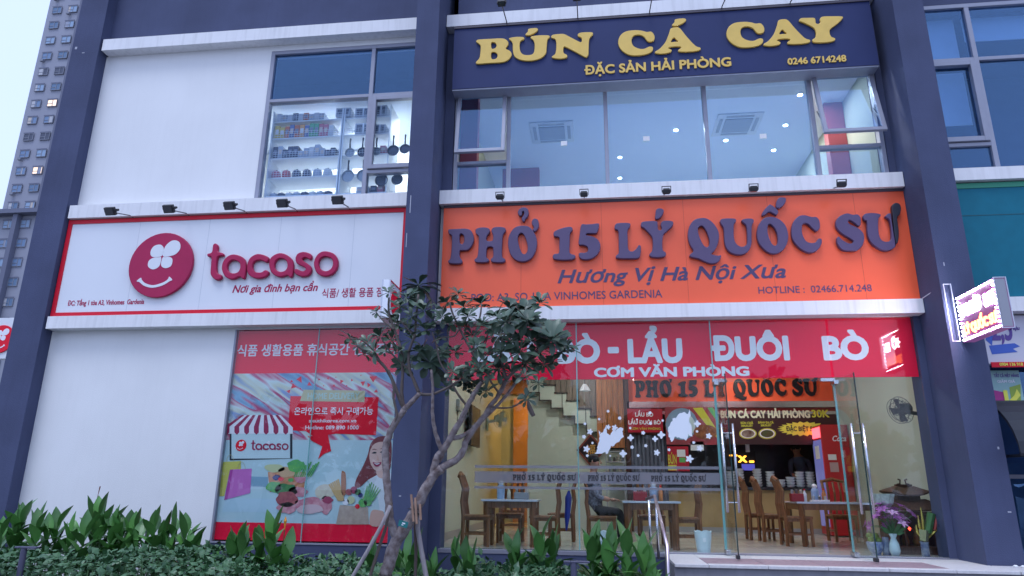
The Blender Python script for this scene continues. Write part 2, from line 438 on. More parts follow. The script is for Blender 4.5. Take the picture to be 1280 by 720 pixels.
scf = M('paint_chip', (.42, .43, .50), .9)
for px, py, w_, h_ in ((1115, 68, .05, .02), (1096, 81, .03, .04), (513, 255, .012, .28), (508, 300, .01, .22), (95, 60, .04, .05), (104, 66, .05, .015), (30, 620, .02, .03), (1262, 640, .04, .015), (1248, 560, .02, .03), (500, 620, .03, .015), (515, 460, .015, .03), (1180, 330, .012, .05)):
    y_ = -.7015 if px > 400 else -.2215; p = at(px, py, y_); inside = (-2.72 < p.x < -2.38) or (4.53 < p.x < 4.92) or (-9.2 < p.x < -8.72)
    if inside: bx('paint_scuff', p.x - w_ / 2, p.x + w_ / 2, y_, y_ + .0013, p.z - h_ / 2, p.z + h_ / 2, scf, bd)
# ------------------------------------------------------------------ windows
pane_n = 0
def pane(x0, x1, z0, z1, mat, parent, y=0.05, name='pane'):
    return bx(name, x0, x1, y - .004, y + .004, z0, z1, mat, parent)
def frame_rect(mb, x0, x1, z0, z1, t=.055, y0=-.0, y1=.09):
    mb.box(x0, x0 + t, y0, y1, z0, z1).box(x1 - t, x1, y0, y1, z0, z1)
    mb.box(x0 + t, x1 - t, y0, y1, z0, z0 + t).box(x0 + t, x1 - t, y0, y1, z1 - t, z1)
# left upper window
wn = MB(); frame_rect(wn, -5.53, -2.72, 6.07, 8.96, .07, .0, .12)
wn.box(-3.70, -3.63, .0, .12, 6.14, 8.89).box(-5.46, -3.70, .0, .12, 7.94, 8.0).box(-3.63, -2.79, .0, .12, 7.94, 8.0).box(-3.63, -2.79, 0, .12, 6.52, 6.58)
f = wn.build('window_frame', alu, bd, bevel=.004)
wall('wall', -5.53, -2.73, 0, .25, 8.962, 9.07)
pane(-5.46, -3.70, 8.0, 8.89, gl_up, f); pane(-3.63, -2.79, 8.0, 8.89, gl_up, f)
pane(-5.46, -3.70, 6.14, 7.94, gl_left, f); pane(-3.63, -2.79, 6.14, 6.52, gl_left, f)
cs = MB(); frame_rect(cs, -3.62, -2.80, 6.59, 7.93, .075, -.035, .05); c = cs.build('casement', alu, f, bevel=.004)
pane(-3.545, -2.875, 6.665, 7.855, gl_left, f)
# restaurant upper window
wn = MB(); frame_rect(wn, -2.19, 4.42, 6.07, 7.98, .06, .0, .12)
for mxx in (-1.30, .27, 1.83, 3.44): wn.box(mxx - .03, mxx + .03, .0, .12, 6.13, 7.92)
wn.box(-2.13, -1.33, 0, .12, 6.60, 6.65).box(3.47, 4.36, 0, .12, 6.60, 6.65)
f = wn.build('window_frame', alu, bd, bevel=.004)
for a, b in ((-1.27, .24), (.30, 1.80), (1.86, 3.41)): pane(a, b, 6.13, 7.92, gl_up, f)
for a, b in ((-2.13, -1.33), (3.47, 4.36)): pane(a, b, 6.13, 6.60, gl_up, f)
def awning_sash(x0, x1, z0, z1, ang):
    """top-hung sash swung outwards"""
    c = math.cos(ang); s = math.sin(ang)
    def tilt(o):
        for v in o.data.vertices:
            y = v.co.y; z = v.co.z + ORG[o.name].z - z1
            v.co.y = y * c + z * s; v.co.z = z1 + z * c - y * s - ORG[o.name].z
    m = MB(); frame_rect(m, x0, x1, z0, z1, .06, -.045, .01); o = m.build('open_sash', alu, f, bevel=.004); tilt(o)
    p = bx('sash_pane', x0 + .06, x1 - .06, -.022, -.014, z0 + .06, z1 - .06, gl_up, f); tilt(p)
    for q in (x0 + .03, x1 - .03): MB().bar((q, .0, z0 + .55), (q, (z0 - z1) * s * .75, z1 + (z0 - z1) * c * .8), .012, .02).build('sash_stay', steel, f)
awning_sash(-2.14, -1.33, 6.68, 7.91, math.radians(9)); awning_sash(3.47, 4.36, 6.68, 7.91, math.radians(12))
for px, py in ((705, 179), (808, 173), (954, 170)):
    p = at(px, py, .035); bx('paper_label', p.x - .05, p.x + .05, .036, .039, p.z - .04, p.z + .04, M('paper', (.8, .8, .8), .7), f)
# right upper window
wn = MB(); frame_rect(wn, 4.95, 9.6, 6.09, 9.0, .07, .0, .12)
for q in (5.93, 8.2): wn.box(q - .035, q + .035, 0, .12, 6.16, 8.93)
wn.box(5.02, 5.895, 0, .12, 7.97, 8.03).box(5.965, 8.165, 0, .12, 7.97, 8.03).box(5.02, 5.895, 0, .12, 6.53, 6.59)
f = wn.build('window_frame', alu, bd, bevel=.004)
for a in ((5.02, 5.895, 8.03, 8.93), (5.965, 8.165, 8.03, 8.93), (5.965, 8.165, 6.16, 7.97), (5.02, 5.895, 6.16, 6.53), (8.235, 9.53, 6.16, 8.93)): pane(*a, gl_up, f)
cs = MB(); frame_rect(cs, 5.03, 5.885, 6.60, 7.96, .075, -.035, .05); cs.build('casement', alu, f, bevel=.004)
pane(5.105, 5.81, 6.675, 7.885, gl_up, f)
blind = M('pale_blind', (.62, .68, .74), .7, var=.03)
bx('roller_blind', 5.0, 5.87, .30, .31, 8.10, 8.93, blind, f); bx('roller_blind', 5.99, 8.1, .30, .31, 8.50, 8.93, blind, f)
bx('roller_blind', 5.0, 5.87, .30, .31, 7.03, 7.95, blind, f)

# ------------------------------------------------------------------ rooms behind the glass (structure)
def st(n, *a, m=cream):
    o = bx(n, *a, m); tag(o, kind='structure'); return o
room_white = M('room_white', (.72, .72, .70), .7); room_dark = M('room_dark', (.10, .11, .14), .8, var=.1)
st('floor_slab', -2.73, 5.0, .3, 8.6, 4.35, 4.6, m=room_white)              # ceiling of the restaurant
fl = st('floor', -2.6, 5.1, .22, 9.0, .5, .765, m=M('grout', (.35, .34, .32), .8))
tm = None
for i in range(9):
    for j in range(10):
        x0 = -2.5 + i * .8; y0 = .23 + j * .8
        if tm is None:
            o = MB().box(0, .794, 0, .794, .766, .78).build('floor_tile', tile_mat, fl, bevel=.002); tm = o.data
        else: o = link('floor_tile', tm, None, fl)
        o.location = (x0, y0, 0)
st('wall', -2.60, -2.45, .1, 8.2, .78, 4.35); st('wall', 4.86, 5.0, .4, 8.2, .78, 4.35)
st('wall', -2.45, 4.86, 8.2, 8.4, .78, 4.35)
st('wall', 4.60, 4.86, .30, .42, .79, 4.15)
bb = M('grey_skirting', (.33, .33, .33), .5)
st('skirting', -2.448, -2.43, .1, 8.1, .781, .90, m=bb); st('skirting', 4.84, 4.859, .43, 8.1, .781, .90, m=bb)
# upper rooms
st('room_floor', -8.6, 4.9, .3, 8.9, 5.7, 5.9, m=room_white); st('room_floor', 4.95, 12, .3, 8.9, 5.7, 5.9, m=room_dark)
st('ceiling', -2.2, 4.52, .13, 9, 8.30, 8.4, m=M('ceiling_white', (.66, .72, .84), .8)); st('wall', -2.2, 4.52, 8.9, 9.0, 5.9, 8.3)
st('wall', -2.35, -2.20, .13, 8.9, 5.9, 8.3); st('wall', 4.52, 4.67, .4, 8.9, 5.9, 8.3)
redp = M('red_wall_paint', (.36, .07, .09), .6)
st('red_beam', 4.2, 4.51, 1.6, 1.8, 5.9, 8.3, m=redp); st('red_beam', -1.9, -1.1, 3.7, 3.9, 5.9, 8.3, m=redp); st('red_beam', -2.19, -1.9, .5, .7, 5.9, 8.3, m=redp)
st('ceiling', -8.6, -2.75, .125, 6, 7.985, 8.02, m=M('ceiling_white', (.55, .60, .68), .8)); st('wall', -8.6, -2.75, 1.9, 2.0, 5.9, 7.96, m=room_white)
st('wall', -8.7, -6.2, .27, .9, 5.9, 7.96, m=room_white) ; st('wall', -8.6, -2.75, 1.3, 1.4, 8.0, 9.1, m=room_dark)
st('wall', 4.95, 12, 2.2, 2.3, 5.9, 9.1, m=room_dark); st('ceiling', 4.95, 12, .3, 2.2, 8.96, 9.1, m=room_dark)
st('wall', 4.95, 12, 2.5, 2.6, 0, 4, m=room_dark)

# ------------------------------------------------------------------ interior lamps
em_w = M('lamp_glow', (1, 1, 1), .5, emit=(1.0, .96, .88), es=14)
em_c = M('cool_lamp_glow', (1, 1, 1), .5, emit=(.85, .95, 1.0), es=30)
def area(name, loc, size, e, col, rot=(0, 0, 0), shape='SQUARE', sy=None):
    l = D2.lights.new(name, 'AREA'); l.energy = e; l.size = size; l.color = col
    if sy: l.shape = 'RECTANGLE'; l.size_y = sy
    o = D2.objects.new(name, l); COL.objects.link(o); o.location = loc; o.rotation_euler = rot; return o
def downlight(x, y, z, label, grp, e, col, mat, lamp=True, r=.07):
    t = root('downlight', (x, y, z), label, 'lamp', grp)
    MB().lathe((x, y, z), [(r * 1.25, -.012), (r * 1.3, 0)], 14).build('trim_ring', white_pl, t)
    MB().lathe((x, y, z), [(r, -.016), (r, -.012)], 14).build('lens', mat, t)
    if lamp: area('downlight_lamp', (x, y, z - .03), .12, e, col)
up = [(1.67, 2.32, 'nearest left'), (3.70, 1.27, 'closest to the open right sash'), (3.72, 2.34, 'second in the right row'), (2.70, 2.84, 'alone below the ceiling cassette'),
      (3.74, 3.36, 'third in the right row'), (.63, 3.37, 'upper of the two in the second pane'), (.66, 4.39, 'lower of the two in the second pane')]
for i, (a, b, s) in enumerate(up):
    downlight(a, b, 8.30, 'small bright upstairs ceiling lamp, ' + s, 'upstairs restaurant downlights', 27, (.95, .97, 1), em_c, lamp=i in (0, 1, 4, 5), r=.04)
area('upstairs_fill', (1.2, 6.4, 8.1), 2.5, 30, (.95, .97, 1))  # added fill light without a fixture, brightens the upstairs room
for a, b, s in ((-.72, 2.17, 'square ceiling air cassette seen through the left wide pane'), (2.8, 2.22, 'square ceiling air cassette seen through the pane under the letters C A Y')):
    t = root('air_cassette', (a, b, 8.3), s, 'air conditioner', 'ceiling air cassettes')
    MB().box(a - .42, a + .42, b - .42, b + .42, 8.275, 8.299).build('panel', M('cassette_white', (.6, .64, .70), .5), t, bevel=.01)
    MB().box(a - .25, a + .25, b - .25, b + .25, 8.262, 8.274).build('grille', M('cassette_grille', (.3, .34, .4), .6), t)
    v = MB()
    for s_ in (-1, 1): v.box(a + s_ * .33 - .03, a + s_ * .33 + .03, b - .25, b + .25, 8.268, 8.274).box(a - .25, a + .25, b + s_ * .33 - .03, b + s_ * .33 + .03, 8.268, 8.274)
    v.build('vent', M('cassette_grille', (.3, .34, .4), .6), t)
# ground floor ceiling lamps
for i, (a, b, s) in enumerate(((-1.2, 1.8, 'over the left table'), (1.0, 1.8, 'over the middle table'), (3.2, 1.8, 'over the right table'), (-.2, 4.0, 'behind the middle table'), (3.0, 4.0, 'before the counter'))):
    downlight(a, b, 4.35, 'round ceiling lamp inside the noodle restaurant, ' + s, 'restaurant downlights', 16, (.98, .98, 1.0), em_w)
downlight(-1.0, 7.3, 4.35, 'warm round ceiling lamp above the orange corridor door', None, 40, (1.0, .55, .18), M('warm_lamp_glow', (1, 1, 1), .5, emit=(1.0, .6, .25), es=14))
area('store_backlight', (-4.2, 1.25, 7.95), 2.6, 95, (.93, .97, 1), sy=.8)  # added area light, brightens the store wall behind the racks

# ================================================================== SIGNS
def crop(ox, oy, s, Y, dx=0.0, dy=0.0):
    def f(pts):
        r = []
        for u, v in pts:
            p = at(ox + u / s + dx, oy + v / s + dy, Y); r.append((p.x, p.z))
        return r
    return f
def letter(fn, outs, Y, depth, mat, parent, name='letter', bevel=.006):
    return plate(name, [fn(o) for o in outs], Y, depth, mat, parent, bevel=bevel)
GL = {}      # outlines in metres, reused for the smaller copies of the same wordmark

# ---- orange signboard of the noodle restaurant
org = M('orange_board', (.95, .13, .050), .38, spec=.4, var=.04, vs=1.2, coat=.12)
plum = M('plum_letter', (.095, .062, .145), .5, var=.05, coat=.1)
plum_dk = M('unlit_plum_letter', (.02, .02, .035), .45)
sg = root('signboard', (1.15, -.12, 4.2), 'long orange signboard with raised dark slab letters above the red banner', 'signboard')
bx('panel', -2.29, 4.515, -.12, -.004, 4.162, 5.84, org, sg)
fr = MB(); fr.box(-2.29, 4.515, -.135, -.005, 5.8, 5.838); fr.build('top_trim', M('dark_trim', (.06, .05, .07), .5), sg)
for x_ in (-1.07, .15, 1.37, 2.59, 3.81): bx('panel_seam', x_, x_ + .006, -.1212, -.1202, 4.163, 5.798, M('orange_seam', (.62, .08, .03), .5), sg)
YL = -.19; DL = .066
A = crop(550, 240, 6.737, YL); B = crop(740, 240, 6.737, YL); C = crop(940, 240, 6.737, YL)
word = [
 (A, [[(68,322),(82,312),(150,309),(215,307),(262,325),(284,385),(272,440),(235,485),(190,490),(165,495),(165,545),(185,575),(178,598),(128,604),(78,598),(68,580),(88,550),(98,450),(98,370),(75,350)], [(165,360),(180,350),(200,370),(203,410),(190,436),(170,432),(163,400)]]),
 (A, [[(298,318),(320,302),(365,296),(410,305),(418,335),(394,370),(392,408),(440,408),(446,365),(432,325),(450,298),(500,292),(545,300),(552,325),(528,365),(522,450),(522,540),(548,565),(538,588),(485,593),(435,586),(428,565),(447,540),(446,472),(430,460),(410,460),(393,475),(390,545),(410,565),(405,586),(355,593),(300,588),(290,568),(315,540),(324,450),(325,375),(302,348)]]),
 (A, [[(700,282),(750,292),(790,337),(815,400),(812,470),(780,545),(735,577),(690,585),(635,570),(592,520),(573,445),(580,370),(615,310),(655,287)], [(680,343),(710,365),(735,440),(735,495),(712,522),(685,505),(660,430),(656,375)]]),
 (A, [[(800,222),(825,235),(833,275),(822,310),(796,332),(780,315),(790,298),(772,262),(780,232)]]),
 (A, [[(655,175),(665,145),(700,127),(735,138),(747,175),(735,210),(718,225),(712,242),(700,248),(690,237),(688,218),(706,188),(705,162),(692,165),(690,190),(670,200)]]),
 (A, [[(955,355),(965,330),(1020,305),(1085,291),(1112,298),(1115,322),(1095,350),(1092,430),(1092,510),(1135,530),(1138,552),(1110,567),(1040,572),(965,565),(948,545),(960,522),(1000,512),(1004,450),(1005,388),(985,375),(962,372)]]),
 (A, [[(1190,275),(1230,271),(1285,268),(1338,265),(1332,315),(1318,345),(1280,347),(1238,348),(1230,362),(1280,372),(1325,395),(1350,440),(1345,490),(1315,535),(1270,562),(1215,568),(1180,555),(1168,525),(1180,510),(1220,510),(1245,495),(1240,460),(1205,445),(1168,438),(1175,360)]]),
 (B, [[(190,290),(205,265),(255,258),(318,262),(320,290),(300,325),(302,400),(306,480),(335,500),(370,480),(395,445),(412,460),(408,520),(390,555),(300,560),(210,555),(203,535),(225,510),(225,430),(222,330),(195,312)]]),
 (B, [[(412,268),(425,250),(480,243),(545,245),(553,270),(555,310),(572,322),(588,310),(580,265),(600,243),(650,240),(682,250),(678,285),(630,330),(598,370),(595,480),(622,510),(615,540),(560,550),(500,545),(483,525),(505,495),(512,450),(508,385),(480,345),(440,305),(415,290)]]),
 (B, [[(535,185),(540,150),(565,135),(600,145),(603,170),(580,210),(545,228),(532,215)]]),
 (B, [[(920,217),(975,225),(1030,270),(1068,340),(1065,420),(1035,490),(1005,520),(1060,535),(1085,530),(1085,555),(1060,590),(1010,602),(960,590),(895,560),(830,545),(825,525),(855,495),(825,440),(808,370),(820,290),(860,235)], [(905,290),(930,285),(965,330),(988,400),(985,450),(960,462),(930,430),(900,360),(893,310)]]),
 (B, [[(1080,240),(1095,225),(1150,220),(1208,225),(1212,250),(1195,280),(1198,390),(1222,440),(1262,460),(1298,445),(1308,410),(1302,290),(1268,252),(1262,234),(1300,222),(1350,224),(1364,245),(1347,285),(1345,360),(1343,440),(1315,500),(1260,527),(1200,522),(1150,495),(1118,430),(1110,310),(1085,265)]]),
 (C, [[(165,207),(225,225),(280,275),(305,350),(300,420),(270,480),(215,515),(165,518),(110,490),(60,430),(42,360),(55,280),(100,222)], [(150,268),(190,300),(215,360),(215,430),(190,450),(160,420),(135,350),(133,290)]]),
 (C, [[(85,190),(92,165),(140,110),(165,108),(220,155),(215,185),(200,192),(150,165),(110,190),(90,197)]]),
 (C, [[(205,125),(210,75),(235,45),(285,50),(280,90),(250,125),(220,133)]]),
 (C, [[(440,193),(500,208),(545,210),(570,245),(572,300),(548,328),(520,315),(475,270),(440,262),(422,290),(425,350),(455,410),(500,428),(540,420),(560,392),(585,395),(588,430),(560,480),(520,505),(470,508),(400,470),(345,400),(333,320),(350,250),(390,205)]]),
 (C, [[(800,178),(850,190),(890,187),(915,215),(918,265),(900,285),(860,255),(825,235),(810,245),(825,270),(890,300),(935,340),(947,390),(930,450),(890,488),(840,495),(760,485),(720,430),(718,385),(735,375),(760,400),(810,430),(845,428),(855,410),(820,385),(760,350),(715,300),(708,250),(735,205)]]),
 (C, [[(938,200),(960,180),(1020,175),(1080,185),(1082,205),(1065,230),(1068,340),(1090,400),(1130,418),(1172,400),(1176,330),(1162,240),(1130,212),(1125,200),(1145,182),(1170,180),(1178,235),(1192,330),(1210,440),(1198,470),(1150,492),(1090,485),(1010,430),(975,350),(970,250),(945,230)]]),
 (C, [[(1180,150),(1182,110),(1210,90),(1245,100),(1257,140),(1245,190),(1225,215),(1238,330),(1235,400),(1219,436),(1206,380),(1196,300),(1188,210)]]),
]
WORD = [[fn(l) for l in ls] for fn, ls in word]
for i, ls in enumerate(WORD):
    o = plate('letter', ls, YL, DL, plum_dk if i == 18 else plum, sg, bevel=.008)
    if i == 18: o['label'] = 'darker horn stroke beside the last letter'
WX0, WX1 = min(x for x, z in WORD[0][0]), max(x for x, z in WORD[18][0])
WZ0, WZ1 = min(z for x, z in WORD[0][0]), max(z for x, z in WORD[5][0])
def wordmark(x0, x1, z0, z1, Y, depth, mat, parent, part='lettering', each=False):
    """the restaurant's wordmark repeated at another size"""
    ms = []
    for i, ls in enumerate(WORD):
        L2 = [[(x0 + (x - WX0) / (WX1 - WX0) * (x1 - x0), z0 + (z - WZ0) / (WZ1 - WZ0) * (z1 - z0)) for x, z in cm_loops(l, 2)] for l in ls]
        ms.append(L2)
    if each:
        for L2 in ms:
            me = curve_mesh(L2, Y, depth, 0, smooth=False); shift_mesh(me, ORG[parent.name]); link(part, me, mat, parent)
        return
    bm = bmesh.new()
    for L2 in ms:
        me = curve_mesh(L2, Y, depth, 0, smooth=False); bm.from_mesh(me); D2.meshes.remove(me)
    me = D2.meshes.new(part); bm.to_mesh(me); bm.free(); shift_mesh(me, ORG[parent.name]); return link(part, me, mat, parent)
small = M('plum_print', (.075, .05, .13), .5)
ptext('slogan_lettering', 'Hương Vị Hà Nội Xưa', (697, 354.5), (983, 347), 17, -.1235, .003, small, sg, offset=.022, shear=.28)
ptext('address_lettering', 'POD: A3  SO 15 A VINHOMES GARDENIA', (589, 377.5), (828, 371), 9.5, -.1235, .003, small, sg, offset=.004)
ptext('phone_lettering', 'HOTLINE :  02466.714.248', (948.5, 368), (1090, 363), 8.5, -.1235, .003, small, sg, offset=.004)

# ---- dark signboard on top
navy = M('navy_board', (.020, .032, .115), .6, spec=.3, var=.08, vs=1.2)
gold = M('gold_letter', (.80, .52, .10), .4, var=.05, coat=.15)
sg = root('signboard', (1.1, -.3, 7.8), 'navy blue signboard with raised golden letters across the upper storey', 'signboard')
bx('panel', -2.19, 4.38, -.30, -.004, 7.80, 8.93, navy, sg)
tr = MB(); tr.box(-2.19, 4.38, -.32, -.01, 8.932, 8.965); tr.build('top_trim', M('dark_trim', (.06, .05, .07), .5), sg)
tr = MB(); tr.box(-2.19, 4.38, -.29, -.01, 7.775, 7.798); tr.build('bottom_trim', alu, sg)
YT = -.335; DT = .033
Bs = [[(38,240),(55,222),(110,217),(180,213),(290,210),(335,235),(340,270),(318,305),(360,330),(372,368),(340,412),(280,435),(150,443),(50,450),(37,432),(62,405),(75,370),(80,285),(65,262)], [(182,250),(215,250),(230,275),(218,300),(185,305)], [(182,345),(220,342),(240,368),(225,400),(185,402)]]
Us = [[(348,215),(365,203),(420,195),(482,198),(490,215),(455,240),(448,290),(460,340),(495,365),(560,362),(585,330),(588,260),(575,225),(550,205),(570,188),(650,180),(720,182),(730,200),(710,225),(702,300),(695,350),(650,395),(560,420),(470,415),(405,385),(385,330),(380,250)]]
Ac = [[(503,170),(525,145),(530,122),(570,113),(610,113),(620,130),(595,155),(545,180),(510,180)]]
Ns = [[(745,190),(765,175),(820,168),(870,170),(940,205),(1015,243),(1032,235),(1030,205),(998,188),(1000,165),(1040,153),(1125,152),(1138,172),(1105,215),(1098,300),(1095,365),(1070,387),(1030,368),(950,325),(880,290),(862,295),(862,345),(893,365),(890,390),(830,402),(765,395),(752,380),(785,350),(793,270),(785,220),(750,205)]]
Cs = [[(270,115),(330,120),(370,130),(410,128),(438,160),(438,200),(405,215),(375,205),(345,170),(300,155),(255,165),(240,200),(255,245),(300,270),(350,275),(400,255),(430,262),(425,295),(380,320),(300,332),(220,325),(150,280),(122,220),(140,160),(190,125)]]
As = [[(600,93),(640,102),(700,170),(780,250),(825,268),(818,290),(740,302),(645,302),(637,285),(660,268),(640,258),(570,262),(548,272),(578,288),(565,308),(500,320),(440,315),(438,300),(475,275),(520,220),(548,145),(560,105)], [(590,182),(612,198),(630,215),(600,217),(568,218)]]
Ys = [[(733,105),(750,85),(800,82),(860,82),(872,100),(875,125),(895,133),(915,118),(908,98),(930,72),(1020,68),(1095,70),(1100,88),(1060,130),(1000,175),(992,205),(1005,240),(1038,255),(1030,275),(970,288),(870,290),(845,275),(850,262),(872,245),(875,200),(855,165),(790,130),(745,112)]]
E1 = crop(590, 20, 7.529, YT); F1 = crop(890, 10, 6.737, YT)
for fn, ls in ((E1, Bs), (E1, Us), (E1, Ac), (E1, Ns), (F1, Cs), (F1, As), (F1, Ys)): letter(fn, ls, YT, DT, gold, sg)
def at_xz(l, dx, dz): return [(x + dx, z + dz) for x, z in l]
def moved(fn, ls, x0, x1, zt):
    L2 = [fn(l) for l in ls]; a = min(x for x, z in L2[0]); b = max(x for x, z in L2[0]); t = max(z for x, z in L2[0]); k = (x1 - x0) / (b - a)
    return [[(x0 + (x - a) * k, zt + (z - t)) for x, z in l] for l in L2]
p0, p1 = at(772.5, 50, YT), at(817.5, 36, YT); plate('letter', moved(F1, Cs, p0.x, p1.x, p1.z), YT, DT, gold, sg, bevel=.006)
p0, p1 = at(818.5, 50, YT), at(873.5, 33, YT); q = at(850, 33.5, YT); plate('letter', moved(F1, As, p0.x, p1.x, q.z), YT, DT, gold, sg, bevel=.006)
p0, p1 = at(840, 30, YT), at(857.5, 22.5, YT); plate('letter', moved(E1, Ac, p0.x, p1.x, p1.z), YT, DT, gold, sg, bevel=.006)
ptext('letter', 'ĐẶC SẢN HẢI PHÒNG', (730.5, 92.8), (914.5, 83), 11.2, -.318, .017, gold, sg, offset=.03, split=True)
ptext('letter', '0246 6714248', (985, 80.5), (1058.5, 76.8), 8.2, -.318, .017, gold, sg, offset=.03, split=True)

# ---- white signboard of the household store
brand = M('brand_raspberry', (.42, .008, .075), .45, spec=.35, var=.04)
redt = M('red_trim', (.66, .008, .03), .45, spec=.3)
wboard = M('white_board', (.74, .76, .80), .4, var=.02, vs=.8, coat=.15)
def logo_disc(cx, cz, r, Y, d, parent, dm, wm, flip=False):
    k = 40
    plate('logo_disc', [[(cx + r * math.cos(2 * PI * i / k), cz + r * math.sin(2 * PI * i / k)) for i in range(k)]], Y, d, dm, parent, bevel=min(.008, d / 4), smooth=False)
    pet = [[(240,183),(245,130),(280,97),(320,105),(333,140),(315,172),(280,185)], [(235,180),(238,140),(215,118),(180,125),(165,155),(175,183),(210,188)],
           [(232,193),(228,240),(195,257),(165,240),(163,210),(185,192),(215,190)], [(240,193),(238,235),(265,252),(295,240),(298,205),(280,190),(255,190)],
           [(113,320),(133,302),(142,315),(165,333),(210,345),(260,333),(288,316),(295,300),(314,318),(300,326),(265,347),(210,359),(160,347),(130,326)]]
    for l in pet:
        q = [(cx + (x - 233) / 181 * r, cz - (y - 231) / 181 * r) for x, y in l]
        plate('logo_mark', [q], Y - .004, .0035, wm, parent)
TAC = [[[(530,120),(545,110),(557,125),(556,155),(585,165),(588,180),(555,190),(550,270),(575,290),(575,312),(545,318),(520,295),(515,270),(520,190),(500,185),(498,170),(523,160)]],
 [[(655,173),(700,190),(718,230),(712,300),(700,312),(680,300),(640,315),(600,300),(580,255),(590,210),(620,180)], [(650,205),(680,220),(685,250),(670,275),(640,280),(615,265),(612,235),(628,212)]],
 [[(785,170),(838,183),(848,200),(835,218),(800,205),(765,215),(755,245),(770,272),(805,275),(830,262),(848,275),(830,300),(780,310),(735,290),(724,245),(740,195)]],
 [[(910,165),(960,180),(988,220),(985,290),(970,305),(955,292),(910,302),(867,280),(851,235),(862,190)], [(915,195),(945,205),(955,235),(945,262),(915,272),(885,255),(882,225),(895,203)]],
 [[(1050,158),(1088,170),(1094,190),(1083,202),(1060,190),(1040,198),(1050,212),(1083,235),(1093,262),(1078,290),(1040,300),(1002,285),(994,265),(1007,255),(1040,268),(1060,260),(1050,245),(1010,225),(1001,195),(1015,168)]],
 [[(1180,155),(1225,172),(1245,220),(1225,275),(1175,298),(1127,282),(1106,230),(1119,185),(1145,160)], [(1175,185),(1208,198),(1215,230),(1200,258),(1170,268),(1140,250),(1135,215),(1150,192)]]]
sg = root('signboard', (-5.8, -.1, 4.2), 'white signboard with red border, round smiling clover logo and raspberry letters', 'signboard')
bx('panel', -8.61, -2.93, -.12, -.004, 4.215, 5.79, wboard, sg)
bx('border', -8.68, -2.86, -.135, -.006, 5.76, 5.83, redt, sg); bx('border', -8.68, -2.86, -.135, -.006, 4.165, 4.235, redt, sg)
bx('border', -8.68, -8.61, -.134, -.006, 4.2355, 5.7595, redt, sg); bx('border', -2.93, -2.86, -.134, -.006, 4.2355, 5.7595, redt, sg)
for x_ in (-7.39, -6.17, -4.95, -3.73): bx('panel_seam', x_, x_ + .006, -.1212, -.1202, 4.236, 5.759, M('white_seam', (.55, .58, .64), .5), sg)
G = crop(150, 280, 4.571, -.19)
c0 = at(201, 331, -.17); logo_disc(c0.x, c0.z, .545, -.18, .055, sg, brand, wboard)
for ls in TAC: letter(G, ls, -.19, .066, brand, sg, bevel=.012)
TW = [[G(l) for l in ls] for ls in TAC]; TX0 = min(x for x, z in TW[0][0]); TX1 = max(x for x, z in TW[5][0]); TZ0 = min(z for x, z in TW[1][0]); TZ1 = max(z for x, z in TW[0][0])
def small_brand(x0, x1, z0, z1, Y, mat, parent):
    for ls in TW:
        q = [[(x0 + (x - TX0) / (TX1 - TX0) * (x1 - x0), z0 + (z - TZ0) / (TZ1 - TZ0) * (z1 - z0)) for x, z in l] for l in ls]
        plate('letter', q, Y, .002, mat, parent)
ptext('slogan_lettering', 'Nơi gia đình bạn cần', (290, 367), (397, 362.5), 9.5, -.1235, .003, brand, sg, offset=.02, shear=.25)
ptext('korean_lettering', '식품/ 생활 용품 점', (402, 371.5), (478, 369.5), 9, -.1235, .003, brand, sg, offset=.01)
ptext('address_lettering', 'ĐC: Tầng 1 tòa A3, Vinhomes  Gardenia', (84, 383), (180, 379), 6.2, -.1235, .003, brand, sg, offset=.02)

# ---- red banner behind the shop glass
redb = M('red_banner', (.98, .010, .055), .6, spec=.15, var=.03, vs=1)
wh = M('white_print', (.86, .84, .90), .5)
sg = root('banner', (1.1, .06, 3.12), 'wide red banner lettered in white along the top of the restaurant glass', 'banner')
bx('panel', -2.17, 4.42, .06, .075, 3.12, 3.955, redb, sg)
yb = .0575
def bt(s, a, b, cap=31, off=.05): ptext('lettering', s, a, b, cap, yb, .0025, wh, sg, offset=off)
bt('LẨU', (592, 452), (667, 452)); bt('BÒ', (697, 455), (750.5, 454)); bt('-', (760, 449), (774, 449), 33)
bt('LẨU', (785, 454), (854, 454)); bt('ĐUÔI', (890, 451.5), (988, 450.5)); bt('BÒ', (1030, 451), (1088, 449.5))
ptext('lettering', 'CƠM VĂN PHÒNG', (742.5, 472.5), (937, 469), 12, yb, .0025, wh, sg, offset=.045)

# ================================================================== SHOPFRONT GLASS
sf = root('shopfront', (1.1, 0, .8), 'frameless glass shopfront of the restaurant with frosted band and teal edges', 'shopfront')
def gpane(x0, x1, z0, z1, edges=True):
    p = bx('glass_pane', x0, x1, 0.0, .012, z0, z1, gl_shop, sf)
    if edges:
        e = MB(); e.box(x1 - .004, x1 + .012, -.001, .013, z0, z1); e.build('pane_edge', gl_edge, p)
    return p
gpane(-2.17, -.262, .79, 3.95); gpane(-.245, 1.655, .79, 3.95); gpane(1.67, 3.255, 3.06, 3.95, False); gpane(3.29, 4.42, .79, 3.95, False)
bx('pane_edge', 3.268, 3.286, -.001, .013, .79, 3.05, gl_edge, sf)
bx('head_channel', -2.18, 4.42, -.01, .03, 3.951, 3.959, steel, sf); bx('floor_channel', -2.18, 1.66, -.012, .025, .7855, .80, steel, sf); bx('floor_channel', 3.28, 4.42, -.012, .025, .7905, .80, steel, sf)
frost = M('frosted_film', (.34, .33, .36), .75, var=.05)
frost_t = D2.materials.new('frosted_band'); frost_t.use_nodes = True; n_ = frost_t.node_tree
tr_ = n_.nodes.new('ShaderNodeBsdfTransparent'); tr_.inputs[0].default_value = (.8, .8, .82, 1); mi_ = n_.nodes.new('ShaderNodeMixShader'); mi_.inputs[0].default_value = .45
